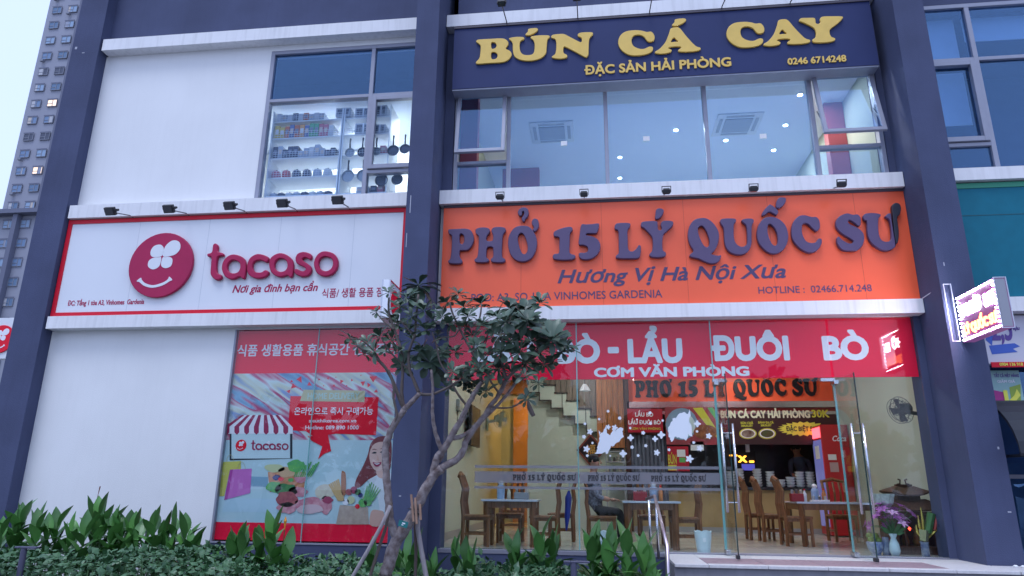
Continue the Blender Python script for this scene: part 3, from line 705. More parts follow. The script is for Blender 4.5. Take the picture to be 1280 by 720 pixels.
n_.nodes['Principled BSDF'].inputs['Base Color'].default_value = (.34, .34, .38, 1); n_.nodes['Principled BSDF'].inputs['Roughness'].default_value = .7
n_.links.new(tr_.outputs[0], mi_.inputs[1]); n_.links.new(n_.nodes['Principled BSDF'].outputs[0], mi_.inputs[2]); n_.links.new(mi_.outputs[0], n_.nodes['Material Output'].inputs[0])
for x0, x1 in ((-1.72, -.262), (-.245, 1.655)):
    bx('frosted_band', x0, x1, -.004, -.001, 1.665, 1.82, frost_t, sf); bx('frosted_stripe', x0, x1, -.004, -.001, 1.865, 1.905, frost_t, sf); bx('frosted_stripe', x0, x1, -.004, -.001, 1.585, 1.62, frost_t, sf)
bandk = M('band_letter', (.03, .028, .035), .5)
for x0, x1 in ((-1.18, -.29), (-.13, .58), (.73, 1.47)): wordmark(x0, x1, 1.70, 1.775, -.0065, .002, bandk, sf, 'band_lettering')
# window decals: paper blossoms
decal = M('white_blossom_film', (.80, .84, .90), .6)
def blossom(cx, cz, r, n=5, wob=.28, seed=0):
    rr = random.Random(seed); out = []
    for i in range(n * 6):
        a = 2 * PI * i / (n * 6); out.append((cx + r * (1 + wob * math.cos(n * a)) * math.cos(a) * rr.uniform(.93, 1.07), cz + r * (1 + wob * math.cos(n * a)) * math.sin(a)))
    return out
blobL = [(160,318),(172,345),(185,330),(205,290),(215,345),(235,350),(255,320),(280,318),(310,295),(325,305),(318,330),(328,360),(300,400),(268,418),(245,432),(220,485),(200,470),(175,482),(130,482),(150,450),(152,415),(165,380)]
blobR = [(690,240),(710,210),(740,195),(775,205),(785,178),(792,215),(780,250),(800,300),(805,360),(775,350),(760,395),(740,375),(700,370),(680,368),(660,405),(650,375),(638,340),(636,300),(660,265),(672,235)]
H_ = crop(720, 480, 5.5375, -.004)
for b in (blobL, blobR):
    L2 = []
    rr = random.Random(3)
    for i in range(len(b)):
        p, q = b[i], b[(i + 1) % len(b)]
        for t in (0, .33, .66): L2.append((p[0] + (q[0] - p[0]) * t + rr.uniform(-5, 5), p[1] + (q[1] - p[1]) * t + rr.uniform(-5, 5)))
    plate('decal_blossom_cloud', [H_(L2)], -.004, .003, decal, sf, smooth=False)
sp = [(222,188,9),(160,243,8),(302,236,11),(62,275,9),(97,330,17),(55,365,12),(222,298,14),(268,303,17),(114,408,8),(73,450,19),(78,496,9),(237,497,6),(326,482,20),(378,372,18),(465,338,12),(388,437,11),(483,427,10),(430,495,9),(560,475,17),(547,380,16),(590,352,20),(600,253,8),(644,455,9),(785,518,21),(857,445,17),(838,328,8),(840,275,18),(815,405,9),(512,200,10),(515,272,10),(422,245,6),(375,305,8)]
sp += [(32+840,0,0)]
for i, (u, v, r) in enumerate(sp):
    if not r: continue
    p = at(720 + u / 5.5375, 480 + v / 5.5375, -.004)
    plate('decal_blossom', [blossom(p.x, p.z, r / 5.5375 / 86, 4 if r in (16, 18, 20) else 5, .3 if r > 12 else .15, i)], -.004, .003, decal, sf, smooth=False)
p = at(886, 545, -.004); plate('decal_blossom', [blossom(p.x, p.z, .035, 5, .25, 77)], -.004, .003, decal, sf, smooth=False)

def glass_door(xh, sx, label):
    """leaf hinged at xh, swung square to the front, free edge towards the street"""
    d = root('glass_door', (xh, 0, .79), label, 'door', 'open glass door leaves')
    bx('leaf', xh - .006, xh + .006, -.80, -.02, .80, 3.05, gl_shop, d)
    bx('leaf_edge', xh - .007, xh + .007, -.812, -.801, .80, 3.05, M('dark_glass_edge', (.02, .05, .05), .2), d)
    bx('leaf_edge', xh - .007, xh + .007, -.019, -.008, .80, 3.05, gl_edge, d)
    bx('patch_fitting', xh - .03, xh + .03, -.15, .02, 3.00, 3.055, steel, d, bevel=.004); bx('patch_fitting', xh - .03, xh + .03, -.15, .02, .795, .85, steel, d, bevel=.004)
    bx('door_shoe', xh - .02, xh + .02, -.815, -.72, .795, .84, black, d, bevel=.004)
    for s in (-1, 1):
        MB().tube([(xh + s * .07, -.70, 1.33), (xh + s * .07, -.70, 2.42)], .016, 10).build('handle', steel, d, smooth=True)
    for z in (1.45, 2.30): MB().tube([(xh - .07, -.70, z), (xh + .07, -.70, z)], .008, 8).build('handle_stud', steel, d)
    bx('header_patch', xh - .03 if sx > 0 else xh - .16, xh + .16 if sx > 0 else xh + .03, -.02, .035, 3.055, 3.10, steel, d, bevel=.004)
glass_door(1.672, 1, 'left glass door leaf standing open, beside the pane with the paper blossoms')
glass_door(3.262, -1, 'right glass door leaf standing open, in front of the small house altar')

# ---- store poster window
ps = root('poster_window', (-4.2, 0, .8), 'tall advertising window of the household store with groceries and a smiling woman', 'shop window')
Yp = .05
pbg = D2.materials.new('blurred_shop_print'); pbg.use_nodes = True; n_ = pbg.node_tree; L_ = n_.links
tc_ = n_.nodes.new('ShaderNodeTexCoord'); mp_ = n_.nodes.new('ShaderNodeMapping'); mp0_ = n_.nodes.new('ShaderNodeMapping'); mp0_.inputs['Rotation'].default_value = (0, math.radians(-32), 0); mp_.inputs['Scale'].default_value = (.7, 1, 4.2)
ns_ = n_.nodes.new('ShaderNodeTexNoise'); ns_.inputs['Scale'].default_value = 1.1; ns_.inputs['Detail'].default_value = 2
cr_ = n_.nodes.new('ShaderNodeValToRGB'); e_ = cr_.color_ramp.elements
e_[0].position = .30; e_[0].color = (.06, .16, .38, 1); e_[1].position = .72; e_[1].color = (.55, .30, .10, 1)
for q_, c_ in ((.40, (.20, .42, .62, 1)), (.46, (.55, .05, .16, 1)), (.52, (.62, .74, .76, 1)), (.58, (.60, .62, .50, 1)), (.64, (.18, .30, .60, 1))):
    k_ = cr_.color_ramp.elements.new(q_); k_.color = c_
L_.new(tc_.outputs['Object'], mp0_.inputs[0]); L_.new(mp0_.outputs[0], mp_.inputs[0]); L_.new(mp_.outputs[0], ns_.inputs[0]); L_.new(ns_.outputs[0], cr_.inputs[0]); L_.new(cr_.outputs[0], n_.nodes['Principled BSDF'].inputs['Base Color'])
n_.nodes['Principled BSDF'].inputs['Roughness'].default_value = .4
bx('poster_top_band', -5.53, -2.74, Yp, Yp + .01, 3.25, 3.92, redb, ps)
bx('poster_blur', -5.53, -2.74, Yp, Yp + .01, 2.25, 3.25, pbg, ps)
bx('poster_ground', -5.53, -2.74, Yp, Yp + .01, 1.08, 2.25, M('pale_aqua_print', (.46, .66, .72), .4, col2=(.58, .72, .76), vs=1.6), ps)
bx('poster_foot_band', -5.53, -2.74, Yp, Yp + .01, .84, 1.08, redb, ps)
P1 = lambda pts, s=4.5, o=(260, 400): crop(o[0], o[1], s, Yp)(pts)
P2 = lambda pts: crop(260, 540, 4.0, Yp)(pts)
lay = [0]
def pr(name, loops, mat, lv=1, smooth=False):
    return plate(name, loops, Yp - .0022 * lv, .0018, mat, ps, smooth=smooth)
red2 = M('red_print', (.85, .010, .035), .5, spec=.2); redd = M('dark_raspberry_print', (.36, .02, .09), .4); skin_p = M('skin_print', (.72, .42, .34), .5)
aqua = M('pale_screen_print', (.60, .74, .78), .45)
ptext('lettering', '식품 생활용품 휴식공간 간편조리', (296, 445.5), (494, 441), 11.5, Yp - .0022, .0018, wh, ps, offset=.018)
# laptop with awning
pr('laptop_print', [P1([(122,640),(475,640),(475,780),(122,790)])], M('near_black_print', (.02, .025, .04), .4), 1)
pr('screen_print', [P1([(133,600),(462,600),(462,778),(133,780)])], aqua, 2)
aw = P1([(190,535),(410,535),(478,605),(478,640),(95,640),(95,600)])
pr('awning_print', [aw], wh, 3)
for i in range(7):
    a, b = 95 + i * 55, 122 + i * 55; ta = 190 + (a - 95) / 383 * 220; tb_ = 190 + (b - 95) / 383 * 220
    pr('awning_stripe', [P1([(ta, 535), (tb_, 535), (b, 600), (b, 632), ((a + b) / 2, 645), (a, 632), (a, 600)])], redd, 4)
p = at(299.5, 556.5, 0); logo_disc(p.x, p.z, .085, Yp - .0045 * 2, .002, ps, red2, wh)
a_, b_ = at(311, 562.5, 0), at(360, 550, 0); small_brand(a_.x, b_.x, a_.z, b_.z, Yp - .008, redd, ps)
keyb = M('keyboard_print', (.50, .68, .78), .4)
pr('keyboard_print', [P2([(90,330),(345,335),(350,400),(70,400)])], keyb, 1); pr('hinge_print', [P2([(215,222),(300,225),(300,275),(215,272)])], M('steel_blue_print', (.25, .42, .55), .4), 1)
pr('yellow_bag', [P2([(68,150),(165,145),(165,190),(110,190),(82,320),(58,322)])], M('yellow_bag_print', (.62, .58, .12), .5), 2)
pr('pink_bag', [P2([(112,188),(220,183),(212,305),(82,340)])], M('pink_bag_print', (.62, .16, .52), .5), 3)
for u0, u1, v in ((95, 130, 150), (150, 188, 186)):
    q_ = [P2([(u0 + (u1 - u0) * (.5 - .5 * math.cos(t_ * PI / 8)), v - 36 * math.sin(t_ * PI / 8))])[0] for t_ in range(9)]
    MB().tube([(x_, Yp - .009, z_) for x_, z_ in q_], .003, 4).build('handle_print', M('khaki_print', (.52, .48, .28), .5), ps)
pr('bag_crease', [P2([(112,188),(126,187),(98,336),(82,340)])], M('deep_pink_print', (.45, .05, .34), .5), 4); pr('bag_crease', [P2([(68,150),(80,149),(70,320),(58,322)])], M('olive_print', (.42, .40, .06), .5), 3)
pr('glass_shine_print', [P1([(330,690),(345,678),(350,690),(345,700)])], wh, 4)
# red call-out
pr('megaphone_print', [P1([(465,428),(960,435),(945,648),(720,640),(675,645),(690,720),(550,625),(450,620)])], red2, 2)
pr('ribbon_print', [P1([(540,392),(885,398),(880,462),(518,456)])], M('khaki_print', (.52, .48, .28), .5), 3)
ptext('lettering', 'HOME DELIVERY', (384, 499.3), (449, 498.5), 8, Yp - .0088, .0018, M('pale_teal_print', (.45, .62, .58), .5), ps, offset=.02)
ptext('lettering', '온라인으로 즉시 구매가능', (367.5, 517), (466, 518.8), 7.5, Yp - .0066, .0018, wh, ps, offset=.015)
ptext('lettering', 'sieuthikorea.com.vn', (386, 527.5), (445, 528.5), 4.4, Yp - .0066, .0018, wh, ps, offset=.015)
ptext('lettering', 'Hotline: 089 890 1000', (381.5, 536), (448, 537.5), 4.8, Yp - .0066, .0018, wh, ps, offset=.015)
pr('star_print', [P2([(500,22),(560,15),(600,35),(617,95),(580,110),(552,135),(572,72),(520,45)])], red2, 3)
for u, v, s in ((515,335,22),(570,362,16),(480,372,20),(455,402,14),(625,335,9),(675,328,9),(750,345,14),(810,338,9),(870,355,18),(930,330,26),(905,365,16),(708,370,10),(945,400,14),(550,320,5),(720,322,5),(860,312,5),(650,370,5),(615,373,5),(520,385,5),(780,370,6),(470,345,10)):
    rr = random.Random(u); an = rr.uniform(0, 6)
    pr('confetti', [P1([(u + s * math.cos(an + k) * f_, v + s * math.sin(an + k) * f_) for k, f_ in ((0, 1), (2.2, .8), (4.2, 1))])], red2, 1)
# vegetables, meat
random.seed(11)
gr1, gr2, mt1, mt2, stw = (M('leaf_green_print', (.08, .38, .14), .5, vs=16, col2=(.16, .50, .10)), M('dark_green_print', (.03, .16, .07), .5, vs=16, col2=(.10, .30, .08)), M('meat_pink_print', (.55, .14, .22), .5, vs=16, col2=(.72, .36, .40)), M('meat_dark_print', (.30, .03, .06), .5, vs=16, col2=(.46, .10, .10)), M('basket_orange_print', (.55, .16, .07), .5, vs=16, col2=(.70, .34, .18)))
pr('basket_print', [P2([(300,200),(490,200),(478,300),(310,300)])], stw, 2)
for u, v, a, b, m_, lv in ((335,180,50,22,M('turnip_print', (.6, .62, .35), .5),3),(395,200,45,26,M('peach_print', (.66, .42, .25), .5),3),(330,275,40,28,gr1,3),(390,290,60,32,gr2,3),(345,228,22,14,M('navy_print', (.04, .05, .2), .5),4),(440,170,46,30,gr1,4),
        (395,335,55,38,mt2,4),(395,380,50,28,mt1,4),(510,365,75,42,mt1,4),(510,385,68,24,M('fat_print', (.70, .48, .52), .5),5),(585,300,48,36,M('bread_print', (.62, .52, .42), .5, vs=16, col2=(.70, .66, .52)),3),(450,300,50,28,mt1,3),(590,365,30,45,mt1,3),(600,340,26,18,redd,4),(465,230,30,26,mt1,4),(365,235,14,10,red2,5),(415,240,14,10,gr1,5)):
    pr('food_print', [P2([(u + a * math.cos(t * PI / 7) * random.uniform(.85, 1.1), v + b * math.sin(t * PI / 7) * random.uniform(.85, 1.1)) for t in range(14)])], m_, lv, True)
for k in range(9):
    u = 430 + k * 10; pr('leek_print', [P2([(u, 225), (u + 6, 225), (u + 26 + k * 3, 165 - (k % 3) * 8), (u + 18 + k * 3, 165 - (k % 3) * 8)])], gr1, 5)
# paper bag with bread and greens
pr('paper_bag', [P2([(660,365),(800,375),(805,462),(640,462)])], M('kraft_print', (.46, .34, .28), .5, vs=16, col2=(.58, .44, .36)), 3)
for k in range(6): pr('pasta_print', [P2([(602 + k * 9, 262 - k * 5), (610 + k * 9, 260 - k * 5), (660 + k * 5, 345), (650 + k * 5, 345)])], M('pasta_print', (.62, .40, .16), .5), 4 + k % 2)
pr('baguette_print', [P2([(668,205),(680,197),(690,215),(690,300),(682,318),(668,300)])], M('baguette_print', (.42, .14, .05), .5), 5, True)
for u, v, a, m_ in ((705,300,16,mt2),(730,290,18,redd),(750,300,16,gr2),(762,315,12,M('navy_print', (.04, .05, .2), .5)),(790,330,14,M('peach_print', (.66, .42, .25), .5)),(748,372,12,red2),(715,340,20,M('turnip_print', (.6, .62, .35), .5)),(690,350,16,wh),(775,355,22,gr1),(800,350,20,gr1)):
    pr('grocery_print', [P2([(u + a * math.cos(t * PI / 6) * random.uniform(.85, 1.1), v + a * math.sin(t * PI / 6)) for t in range(12)])], m_, 5, True)
for k in range(7): pr('leek_print', [P2([(775 + k * 7, 345), (784 + k * 7, 345), (800 + k * 11, 250 + abs(k - 2) * 9), (796 + k * 11, 250 + abs(k - 2) * 9)])], gr1, 6)
# the smiling woman
hair = M('auburn_print', (.22, .04, .05), .5)
pr('hair_print', [P2([(895,22),(850,25),(815,55),(800,110),(785,150),(770,180),(740,240),(735,275),(760,275),(800,240),(830,225),(860,215),(905,200),(918,120),(915,40)])], hair, 2, True)
pr('blouse_print', [P2([(800,240),(850,212),(918,205),(918,320),(885,400),(860,395),(850,330)])], M('white_blouse_print', (.74, .78, .84), .5), 3)
pr('neck_print', [P2([(845,170),(890,175),(893,222),(868,232),(845,215)])], skin_p, 4, True)
pr('face_print', [P2([(842,55),(880,50),(900,75),(900,130),(880,175),(858,195),(835,190),(815,160),(808,115),(820,75)])], M('face_print', (.76, .50, .44), .5), 5, True)
for u, v in ((833,104),(873,100)): pr('eye_print', [P2([(u - 13, v + 2), (u, v - 5), (u + 12, v), (u, v + 4)])], M('near_black_print', (.02, .025, .04), .4), 6, True); pr('brow_print', [P2([(u - 15, v - 14), (u, v - 20), (u + 14, v - 16), (u, v - 16)])], hair, 6)
pr('nose_print', [P2([(850,112),(845,140),(856,144)])], skin_p, 6); pr('mouth_print', [P2([(825,150),(845,155),(868,150),(858,170),(838,172)])], redd, 6, True); pr('teeth_print', [P2([(832,154),(845,158),(862,154),(846,164)])], wh, 7, True)
pr('hand_print', [P2([(818,395),(860,392),(880,405),(872,465),(812,465)])], skin_p, 4, True)
for a, b in ((-5.53, -4.205), (-4.192, -2.74)): bx('glass_pane', a, b, 0, .012, .82, 3.925, gl_post, ps)
bx('joint_bead', -4.2045, -4.1925, -.003, .014, .82, 3.925, gl_edge, ps)
fr = MB(); fr.box(-5.56, -5.531, -.015, .07, .80, 3.93); fr.build('side_frame', alu, ps); bx('head_frame', -5.53, -2.74, -.012, .07, 3.926, 3.934, steel, ps); bx('sill_frame', -5.53, -2.74, -.03, .07, .80, .82, alu, ps)

# ================================================================== RESTAURANT INTERIOR
# stairs with a boarded balustrade
sr = root('staircase', (-.2, 5.2, .78), 'cream staircase with dark edged steps and brown boards behind the left table', 'staircase')
YS = 5.0
bx('stair_wall', -1.46, .62, YS + .02, YS + .12, .78, 2.62, cream, sr)
step_px = 12.6
tr0 = at(683, 494, YS)
n = 8; x0 = -1.37; z0 = 3.90; dx = .25; dz = .168
bx('stair_wall', -1.46, .60, YS + .13, YS + .23, 2.62, 4.34, cream, sr)
up_, lo_ = [], []
for i in range(n): xa = x0 + i * dx; zt_ = z0 - i * dz; up_ += [(xa, zt_), (xa + dx, zt_)]; lo_ += [(xa - .09, zt_ - .30), (xa - .09 + dx, zt_ - .30)]
lo_[-1] = (x0 + n * dx, lo_[-1][1])
MB().prism([(x0 - .1, z0)] + up_ + lo_[::-1], YS, YS + .08).build('stringer', cream, sr)
edge = M('dark_step_edge', (.05, .035, .03), .5)
for i in range(n):
    xa = x0 + i * dx; zt_ = z0 - i * dz
    bx('tread', xa - .01, xa + dx + .03, YS - .03, YS + 1.0, zt_ + .002, zt_ + .03, edge, sr)
    bx('soffit_edge', xa - .09, xa - .09 + dx, YS - .02, YS - .002, zt_ - .325, zt_ - .302, edge, sr)
    bx('riser_edge', xa - .09 + dx, xa - .068 + dx, YS - .02, YS - .002, zt_ - .325 - dz + .024, zt_ - .302, edge, sr)
    bx('riser', xa + dx - .03, xa + dx - .012, YS + .09, YS + 1.0, zt_ - dz + .03, zt_, cream, sr)
    if i % 2 == 0: bx('joint', xa + dx - .1, xa + dx - .085, YS - .012, YS - .002, zt_ - .30, zt_, edge, sr)
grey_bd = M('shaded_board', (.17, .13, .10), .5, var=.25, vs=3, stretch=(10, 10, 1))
for i in range(12):
    a = -1.36 + i * .125; zz = z0 - max(0, int((a + .115 - x0) / dx)) * dz + .035
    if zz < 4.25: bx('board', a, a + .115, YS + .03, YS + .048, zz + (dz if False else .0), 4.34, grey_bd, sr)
bdw = M('orange_brown_board', (.34, .13, .045), .4, var=.3, vs=3, stretch=(10, 10, 1), coat=.2)
for i in range(5):
    a = .02 + i * .115; bx('board', a, a + .108, YS - .08, YS - .062, 2.42, 4.34, bdw, sr)
bx('end_post', .60, .70, YS - .14, YS + .1, .78, 4.34, wood_dark, sr)

# orange corridor door
dr = root('corridor_door', (-1.6, 8.1, .78), 'tall orange-brown door at the end of the left corridor', 'door')
p0 = at(641, 600, 8.1); p1 = at(674, 600, 8.1)
bx('door_leaf', p0.x, p1.x, 8.13, 8.18, .78, 3.85, M('orange_door', (.58, .27, .08), .4, var=.08, vs=3, coat=.2), dr); bx('door_frame', p1.x, p1.x + .16, 8.11, 8.19, .78, 3.95, M('brown_frame', (.33, .16, .06), .45), dr)
q = at(665.5, 560, 8.1); bx('notice_sheet', q.x - .09, q.x + .09, 8.12, 8.129, q.z - .1, q.z + .1, white_pl, dr); bx('door_lintel', p0.x - .3, p1.x + .16, 8.10, 8.19, 3.96, 4.34, M('brown_frame', (.33, .16, .06), .45), dr)

# kitchen
ct = root('kitchen_counter', (2.6, 5.0, .78), 'long serving counter with ochre tiled front and dark top', 'counter')
ochre = M('ochre_front', (.42, .30, .13), .5, var=.1, vs=3)
bx('front', .72, 4.85, 5.02, 5.6, .78, 1.60, ochre, ct)
bx('counter_top', .70, 4.85, 4.94, 5.64, 1.605, 1.66, M('black_stone', (.03, .03, .035), .15, coat=.5), ct)
bx('toe_kick', .72, 4.85, 5.0, 5.019, .78, .88, M('grey_skirting', (.33, .33, .33), .5), ct)
kd = M('kitchen_dark', (.055, .062, .085), .35, var=.15, coat=.3)
tag(bx('kitchen_wall', .7, 4.85, 6.6, 6.7, .78, 4.35, kd), kind='structure')
tag(bx('hood_wall', .7, 4.85, 5.25, 5.32, 3.15, 3.20, kd), kind='structure')
hs = root('inner_signboard', (2.7, 4.95, 3.4), 'orange inner signboard repeating the dark slab letters above the kitchen hatch', 'signboard')
bx('panel', .66, 4.85, 4.95, 5.05, 3.37, 4.34, org, hs)
a_, b_ = at(793, 494, 4.93), at(1023, 480, 4.93); wordmark(a_.x, b_.x, 3.46, 3.80, 4.92, .03, M('black_letter', (.012, .01, .015), .4), hs, 'letter', each=True)
hd = root('steel_hood', (2.7, 4.9, 3.1), 'brushed steel rail and lamp strip under the inner orange signboard', 'extractor hood')
bx('hood_rail', .66, 4.85, 4.86, 4.949, 3.24, 3.365, steel, hd); bx('hood_strip', .66, 4.85, 4.90, 4.949, 3.165, 3.235, M('red_dark', (.2, .02, .02), .3), hd); bx('hood_lip', .66, 4.85, 4.86, 4.949, 3.10, 3.16, steel, hd)
# menu board
mb = root('menu_board', (3.6, 4.85, 2.4), 'dark menu board with yellow starburst and two bowls of noodles over the counter', 'menu board')
YM = 4.84
a_, b_ = at(904, 507, YM), at(1040, 552, YM)
bx('panel', a_.x, 4.85, YM, YM + .02, b_.z - .06, 3.09, M('aubergine_board', (.045, .016, .02), .4), mb)
yel = M('yellow_print', (.62, .60, .06), .5); pale = M('pale_yellow_print', (.72, .74, .55), .5)
yl = M('bright_yellow_print', (.80, .78, .10), .5)  # brighter yellow ink, no emission
ptext('menu_lettering', 'BÚN CÁ CAY HẢI PHÒNG', (901, 523), (1013, 522), 9.5, YM - .003, .002, pale, mb, offset=.05)
ptext('price_lettering', '30K', (1015, 522), (1037, 521.5), 9.5, YM - .003, .002, yel, mb, offset=.03)
ptext('bowl_caption', 'BÚN CHẢ', (926, 530), (941.5, 530), 2.8, YM - .003, .002, yel, mb, offset=.03); ptext('bowl_caption', '30K/SUẤT', (926.5, 533.5), (941, 533.5), 2.6, YM - .003, .002, yel, mb, offset=.03)
ptext('bowl_caption', 'BÁNH ĐA CÁ', (948, 529.5), (967, 529.5), 2.8, YM - .003, .002, yel, mb, offset=.03); ptext('bowl_caption', '30K/SUẤT', (951, 533), (964.5, 533), 2.6, YM - .003, .002, yel, mb, offset=.03)
def oval(cx, cy, rx, ry, Y, k=20, sp=0.0):
    r_ = []
    for i in range(k):
        a = 2 * PI * i / k; f_ = 1 - sp * (i % 2); p = at(cx + rx * f_ * math.cos(a), cy + ry * f_ * math.sin(a), Y); r_.append((p.x, p.z))
    return [r_]
plate('starburst', oval(1004.5, 536, 33, 9.3, YM - .003, 44, .2), YM - .003, .002, yl, mb, smooth=False)
ptext('star_lettering', 'ĐẶC BIỆT 50K', (983, 539.5), (1023.5, 538.5), 6, YM - .0055, .002, M('near_black_print', (.02, .025, .04), .4), mb, offset=.03)
for u, c1, c2 in ((935, (.1, .03, .02), (.35, .3, .25)), (959, (.12, .05, .02), (.05, .1, .03))):
    plate('bowl_print', oval(u, 542, 11, 6.8, YM - .003), YM - .003, .002, yel, mb, smooth=False); plate('bowl_print', oval(u, 542, 9.5, 5.6, YM - .0055), YM - .0055, .002, wh, mb, smooth=False)
    plate('soup_print', oval(u, 542, 8, 4.6, YM - .008), YM - .008, .002, M('soup_' + str(u), c1, .5, col2=c2, vs=9), mb, smooth=False)
# red and food posters
YR = 4.80
rp = root('menu_poster', (1.0, YR, 2.7), 'small red poster with white and yellow words under the inner signboard', 'poster')
def pxbox(n, x0, y0, x1, y1, Y, d, mat, parent):
    a, b = at(x0, y0, Y), at(x1, y1, Y); return bx(n, a.x, b.x, Y, Y + d, b.z, a.z, mat, parent)
pxbox('panel', 784, 511, 829, 540.5, YR, .02, M('poster_red', (.45, .01, .03), .4), rp)
ptext('lettering', 'LẨU BÒ', (794, 521), (816.5, 520.5), 5.2, YR - .003, .002, wh, rp, offset=.03); ptext('lettering', 'LẨU ĐUÔI BÒ', (785.5, 531), (826, 530), 5.2, YR - .003, .002, wh, rp, offset=.03)
ptext('lettering', 'CƠM VĂN PHÒNG', (788, 537.5), (826, 537), 2.8, YR - .003, .002, yel, rp, offset=.02)
rp = root('food_poster', (1.9, YR, 2.4), 'large blue and red food poster partly behind the right blossom cloud', 'poster')
pxbox('panel', 831, 509, 899, 556, YR, .02, M('food_print_base', (.22, .05, .06), .4, col2=(.45, .06, .08), vs=4), rp)
plate('plate_print', oval(852, 530, 20, 20, YR - .003), YR - .003, .002, M('plate_blue_print', (.22, .34, .48), .4), rp, smooth=False); plate('plate_print', oval(855, 532, 14, 15, YR - .0055), YR - .0055, .002, M('pale_screen_print', (.60, .74, .78), .45), rp, smooth=False)
plate('ray_print', [[(p.x, p.z) for p in (at(866, 510, YR), at(878, 509.5, YR), at(898, 540, YR), at(898, 550, YR))]], YR - .003, .002, yel, rp, smooth=False)
plate('ray_print', [[(p.x, p.z) for p in (at(884, 509.5, YR), at(891, 509.5, YR), at(898.5, 522, YR), at(898.5, 530, YR))]], YR - .003, .002, M('leaf_green_print', (.08, .38, .14), .5), rp, smooth=False)
plate('soup_print', oval(882, 540, 15, 9, YR - .006), YR - .006, .002, M('soup_x', (.12, .03, .02), .5, col2=(.4, .14, .05), vs=9), rp, smooth=False)
rp = root('noodle_poster', (2.0, YR, 1.9), 'narrow red and yellow poster with a white card beside the curtain', 'poster')
pxbox('panel', 834, 558, 862, 589, YR, .02, M('poster_red', (.45, .01, .03), .4), rp); pxbox('card', 846, 562, 857, 571, YR - .003, .002, white_pl, rp); pxbox('card', 849, 572, 857, 578, YR - .003, .002, gr1, rp)
ptext('lettering', 'BÚN', (835.5, 580), (846, 580), 12, YR - .003, .002, yel, rp, offset=.02); pxbox('yellow_strip', 835, 581, 846, 588, YR - .003, .002, yel, rp)
rp = bx('notice', *[f_(863, 552, 4.8, 880, 563) for f_ in (lambda a, b, Y, c, d: at(a, b, Y).x, lambda a, b, Y, c, d: at(c, d, Y).x)], 4.80, 4.82, at(863, 563, 4.8).z, at(863, 552, 4.8).z, white_pl); tag(rp, 'small pale notice beside the red and yellow poster', 'notice')
rp = bx('switch_plate', at(932, 560, 5.2).x, at(937, 560, 5.2).x, 5.2, 5.22, at(932, 565, 5.2).z, at(932, 552, 5.2).z, white_pl); tag(rp, 'narrow white tag hanging in front of the dark kitchen', 'tag')
# curtain
cv = MB(); xa, xb = at(786, 560, 4.9).x, at(833, 560, 4.9).x; zt = at(800, 544, 4.9).z
nseg = 48; vs = []; fs = []
for i in range(nseg + 1):
    x = xa + (xb - xa) * i / nseg; y = 4.9 + .03 * math.sin(i * 1.25)
    vs += [(x, y, 1.25), (x, y, zt), (x, y + .006, 1.25), (x, y + .006, zt)]
for i in range(nseg):
    a = i * 4; fs += [(a, a + 4, a + 5, a + 1), (a + 2, a + 3, a + 7, a + 6), (a + 1, a + 5, a + 7, a + 3)]
cv.add(vs, fs); tag(cv.build('curtain', M('slate_curtain', (.10, .11, .15), .8), smooth=True), 'slate grey folded curtain in the kitchen doorway', 'curtain')
bx_ = bx('curtain_rail', xa - .03, xb + .03, 4.88, 4.93, zt, zt + .04, wood_dark); tag(bx_, 'thin dark rail holding the slate curtain', 'rail')
# plate stacks on the counter
cer = M('glazed_ceramic', (.62, .70, .74), .25, coat=.3)
def dish_stack(px, Y, n, r, lab):
    p = at(px, 600, Y); t = root('dish_stack', (p.x, Y, 1.66), lab, 'dishes', 'stacks of white dishes on the counter')
    for i in range(n): MB().lathe((p.x, Y, 1.66 + i * .052), [(r * .55, 0), (r * .8, .012), (r, .047), (r * .93, .05)], 14).build('dish', cer, t, smooth=False)
for px, n, s in ((914, 6, 'leftmost, behind the door handle'), (925, 7, 'second from the left'), (947, 7, 'tallest, second right of the door handle'), (963, 6, 'in the middle'), (976, 3, 'lowest, beside the blue cloth'), (988, 4, 'low, right of the blue cloth'), (1000, 6, 'left of the worker'), (1013, 6, 'beside the red fridge')):
    dish_stack(px, 5.15, n, .095, 'stack of white bowls on the counter, ' + s)
# fridge
fg = root('drinks_fridge', (4.35, 4.6, .78), 'tall red drinks fridge with lit header at the right end of the counter', 'fridge')
fr_red = M('fridge_red', (.50, .012, .02), .3, coat=.4); xl, xr = at(1028, 556, 4.3).x, 4.84
bx('body', xl, xr, 4.32, 4.92, .80, 2.84, fr_red, fg, bevel=.01)
bx('header', xl - .012, xl - .001, 4.36, 4.88, 2.60, 2.80, M('lit_header', (.6, .05, .08), .4, emit=(1.0, .10, .14), es=2.2), fg)
bx('glass_front', xl - .010, xl - .001, 4.36, 4.88, .95, 2.56, M('cool_glass', (.16, .18, .42), .1, coat=.5, emit=(.30, .32, .9), es=.25), fg)
bx('sticker', xl - .014, xl - .0101, 4.5, 4.75, 2.2, 2.45, white_pl, fg)
ptext('logo_lettering', 'Coca', (1041, 552), (1058, 551), 7, 4.312, .004, wh, fg, offset=.02, shear=.3); pxbox('sticker', 1035, 568, 1046, 575, 4.31, .006, white_pl, fg); pxbox('sticker', 1037, 578, 1049, 590, 4.31, .006, M('pale_pink', (.5, .35, .35), .5), fg)
ls = root('led_sign', (3.2, 5.3, 1.9), 'small scrolling led sign glowing orange on the counter', 'sign'); ledm = M('led_orange', (1, .4, .05), .5, emit=(1, .42, .04), es=3.2)
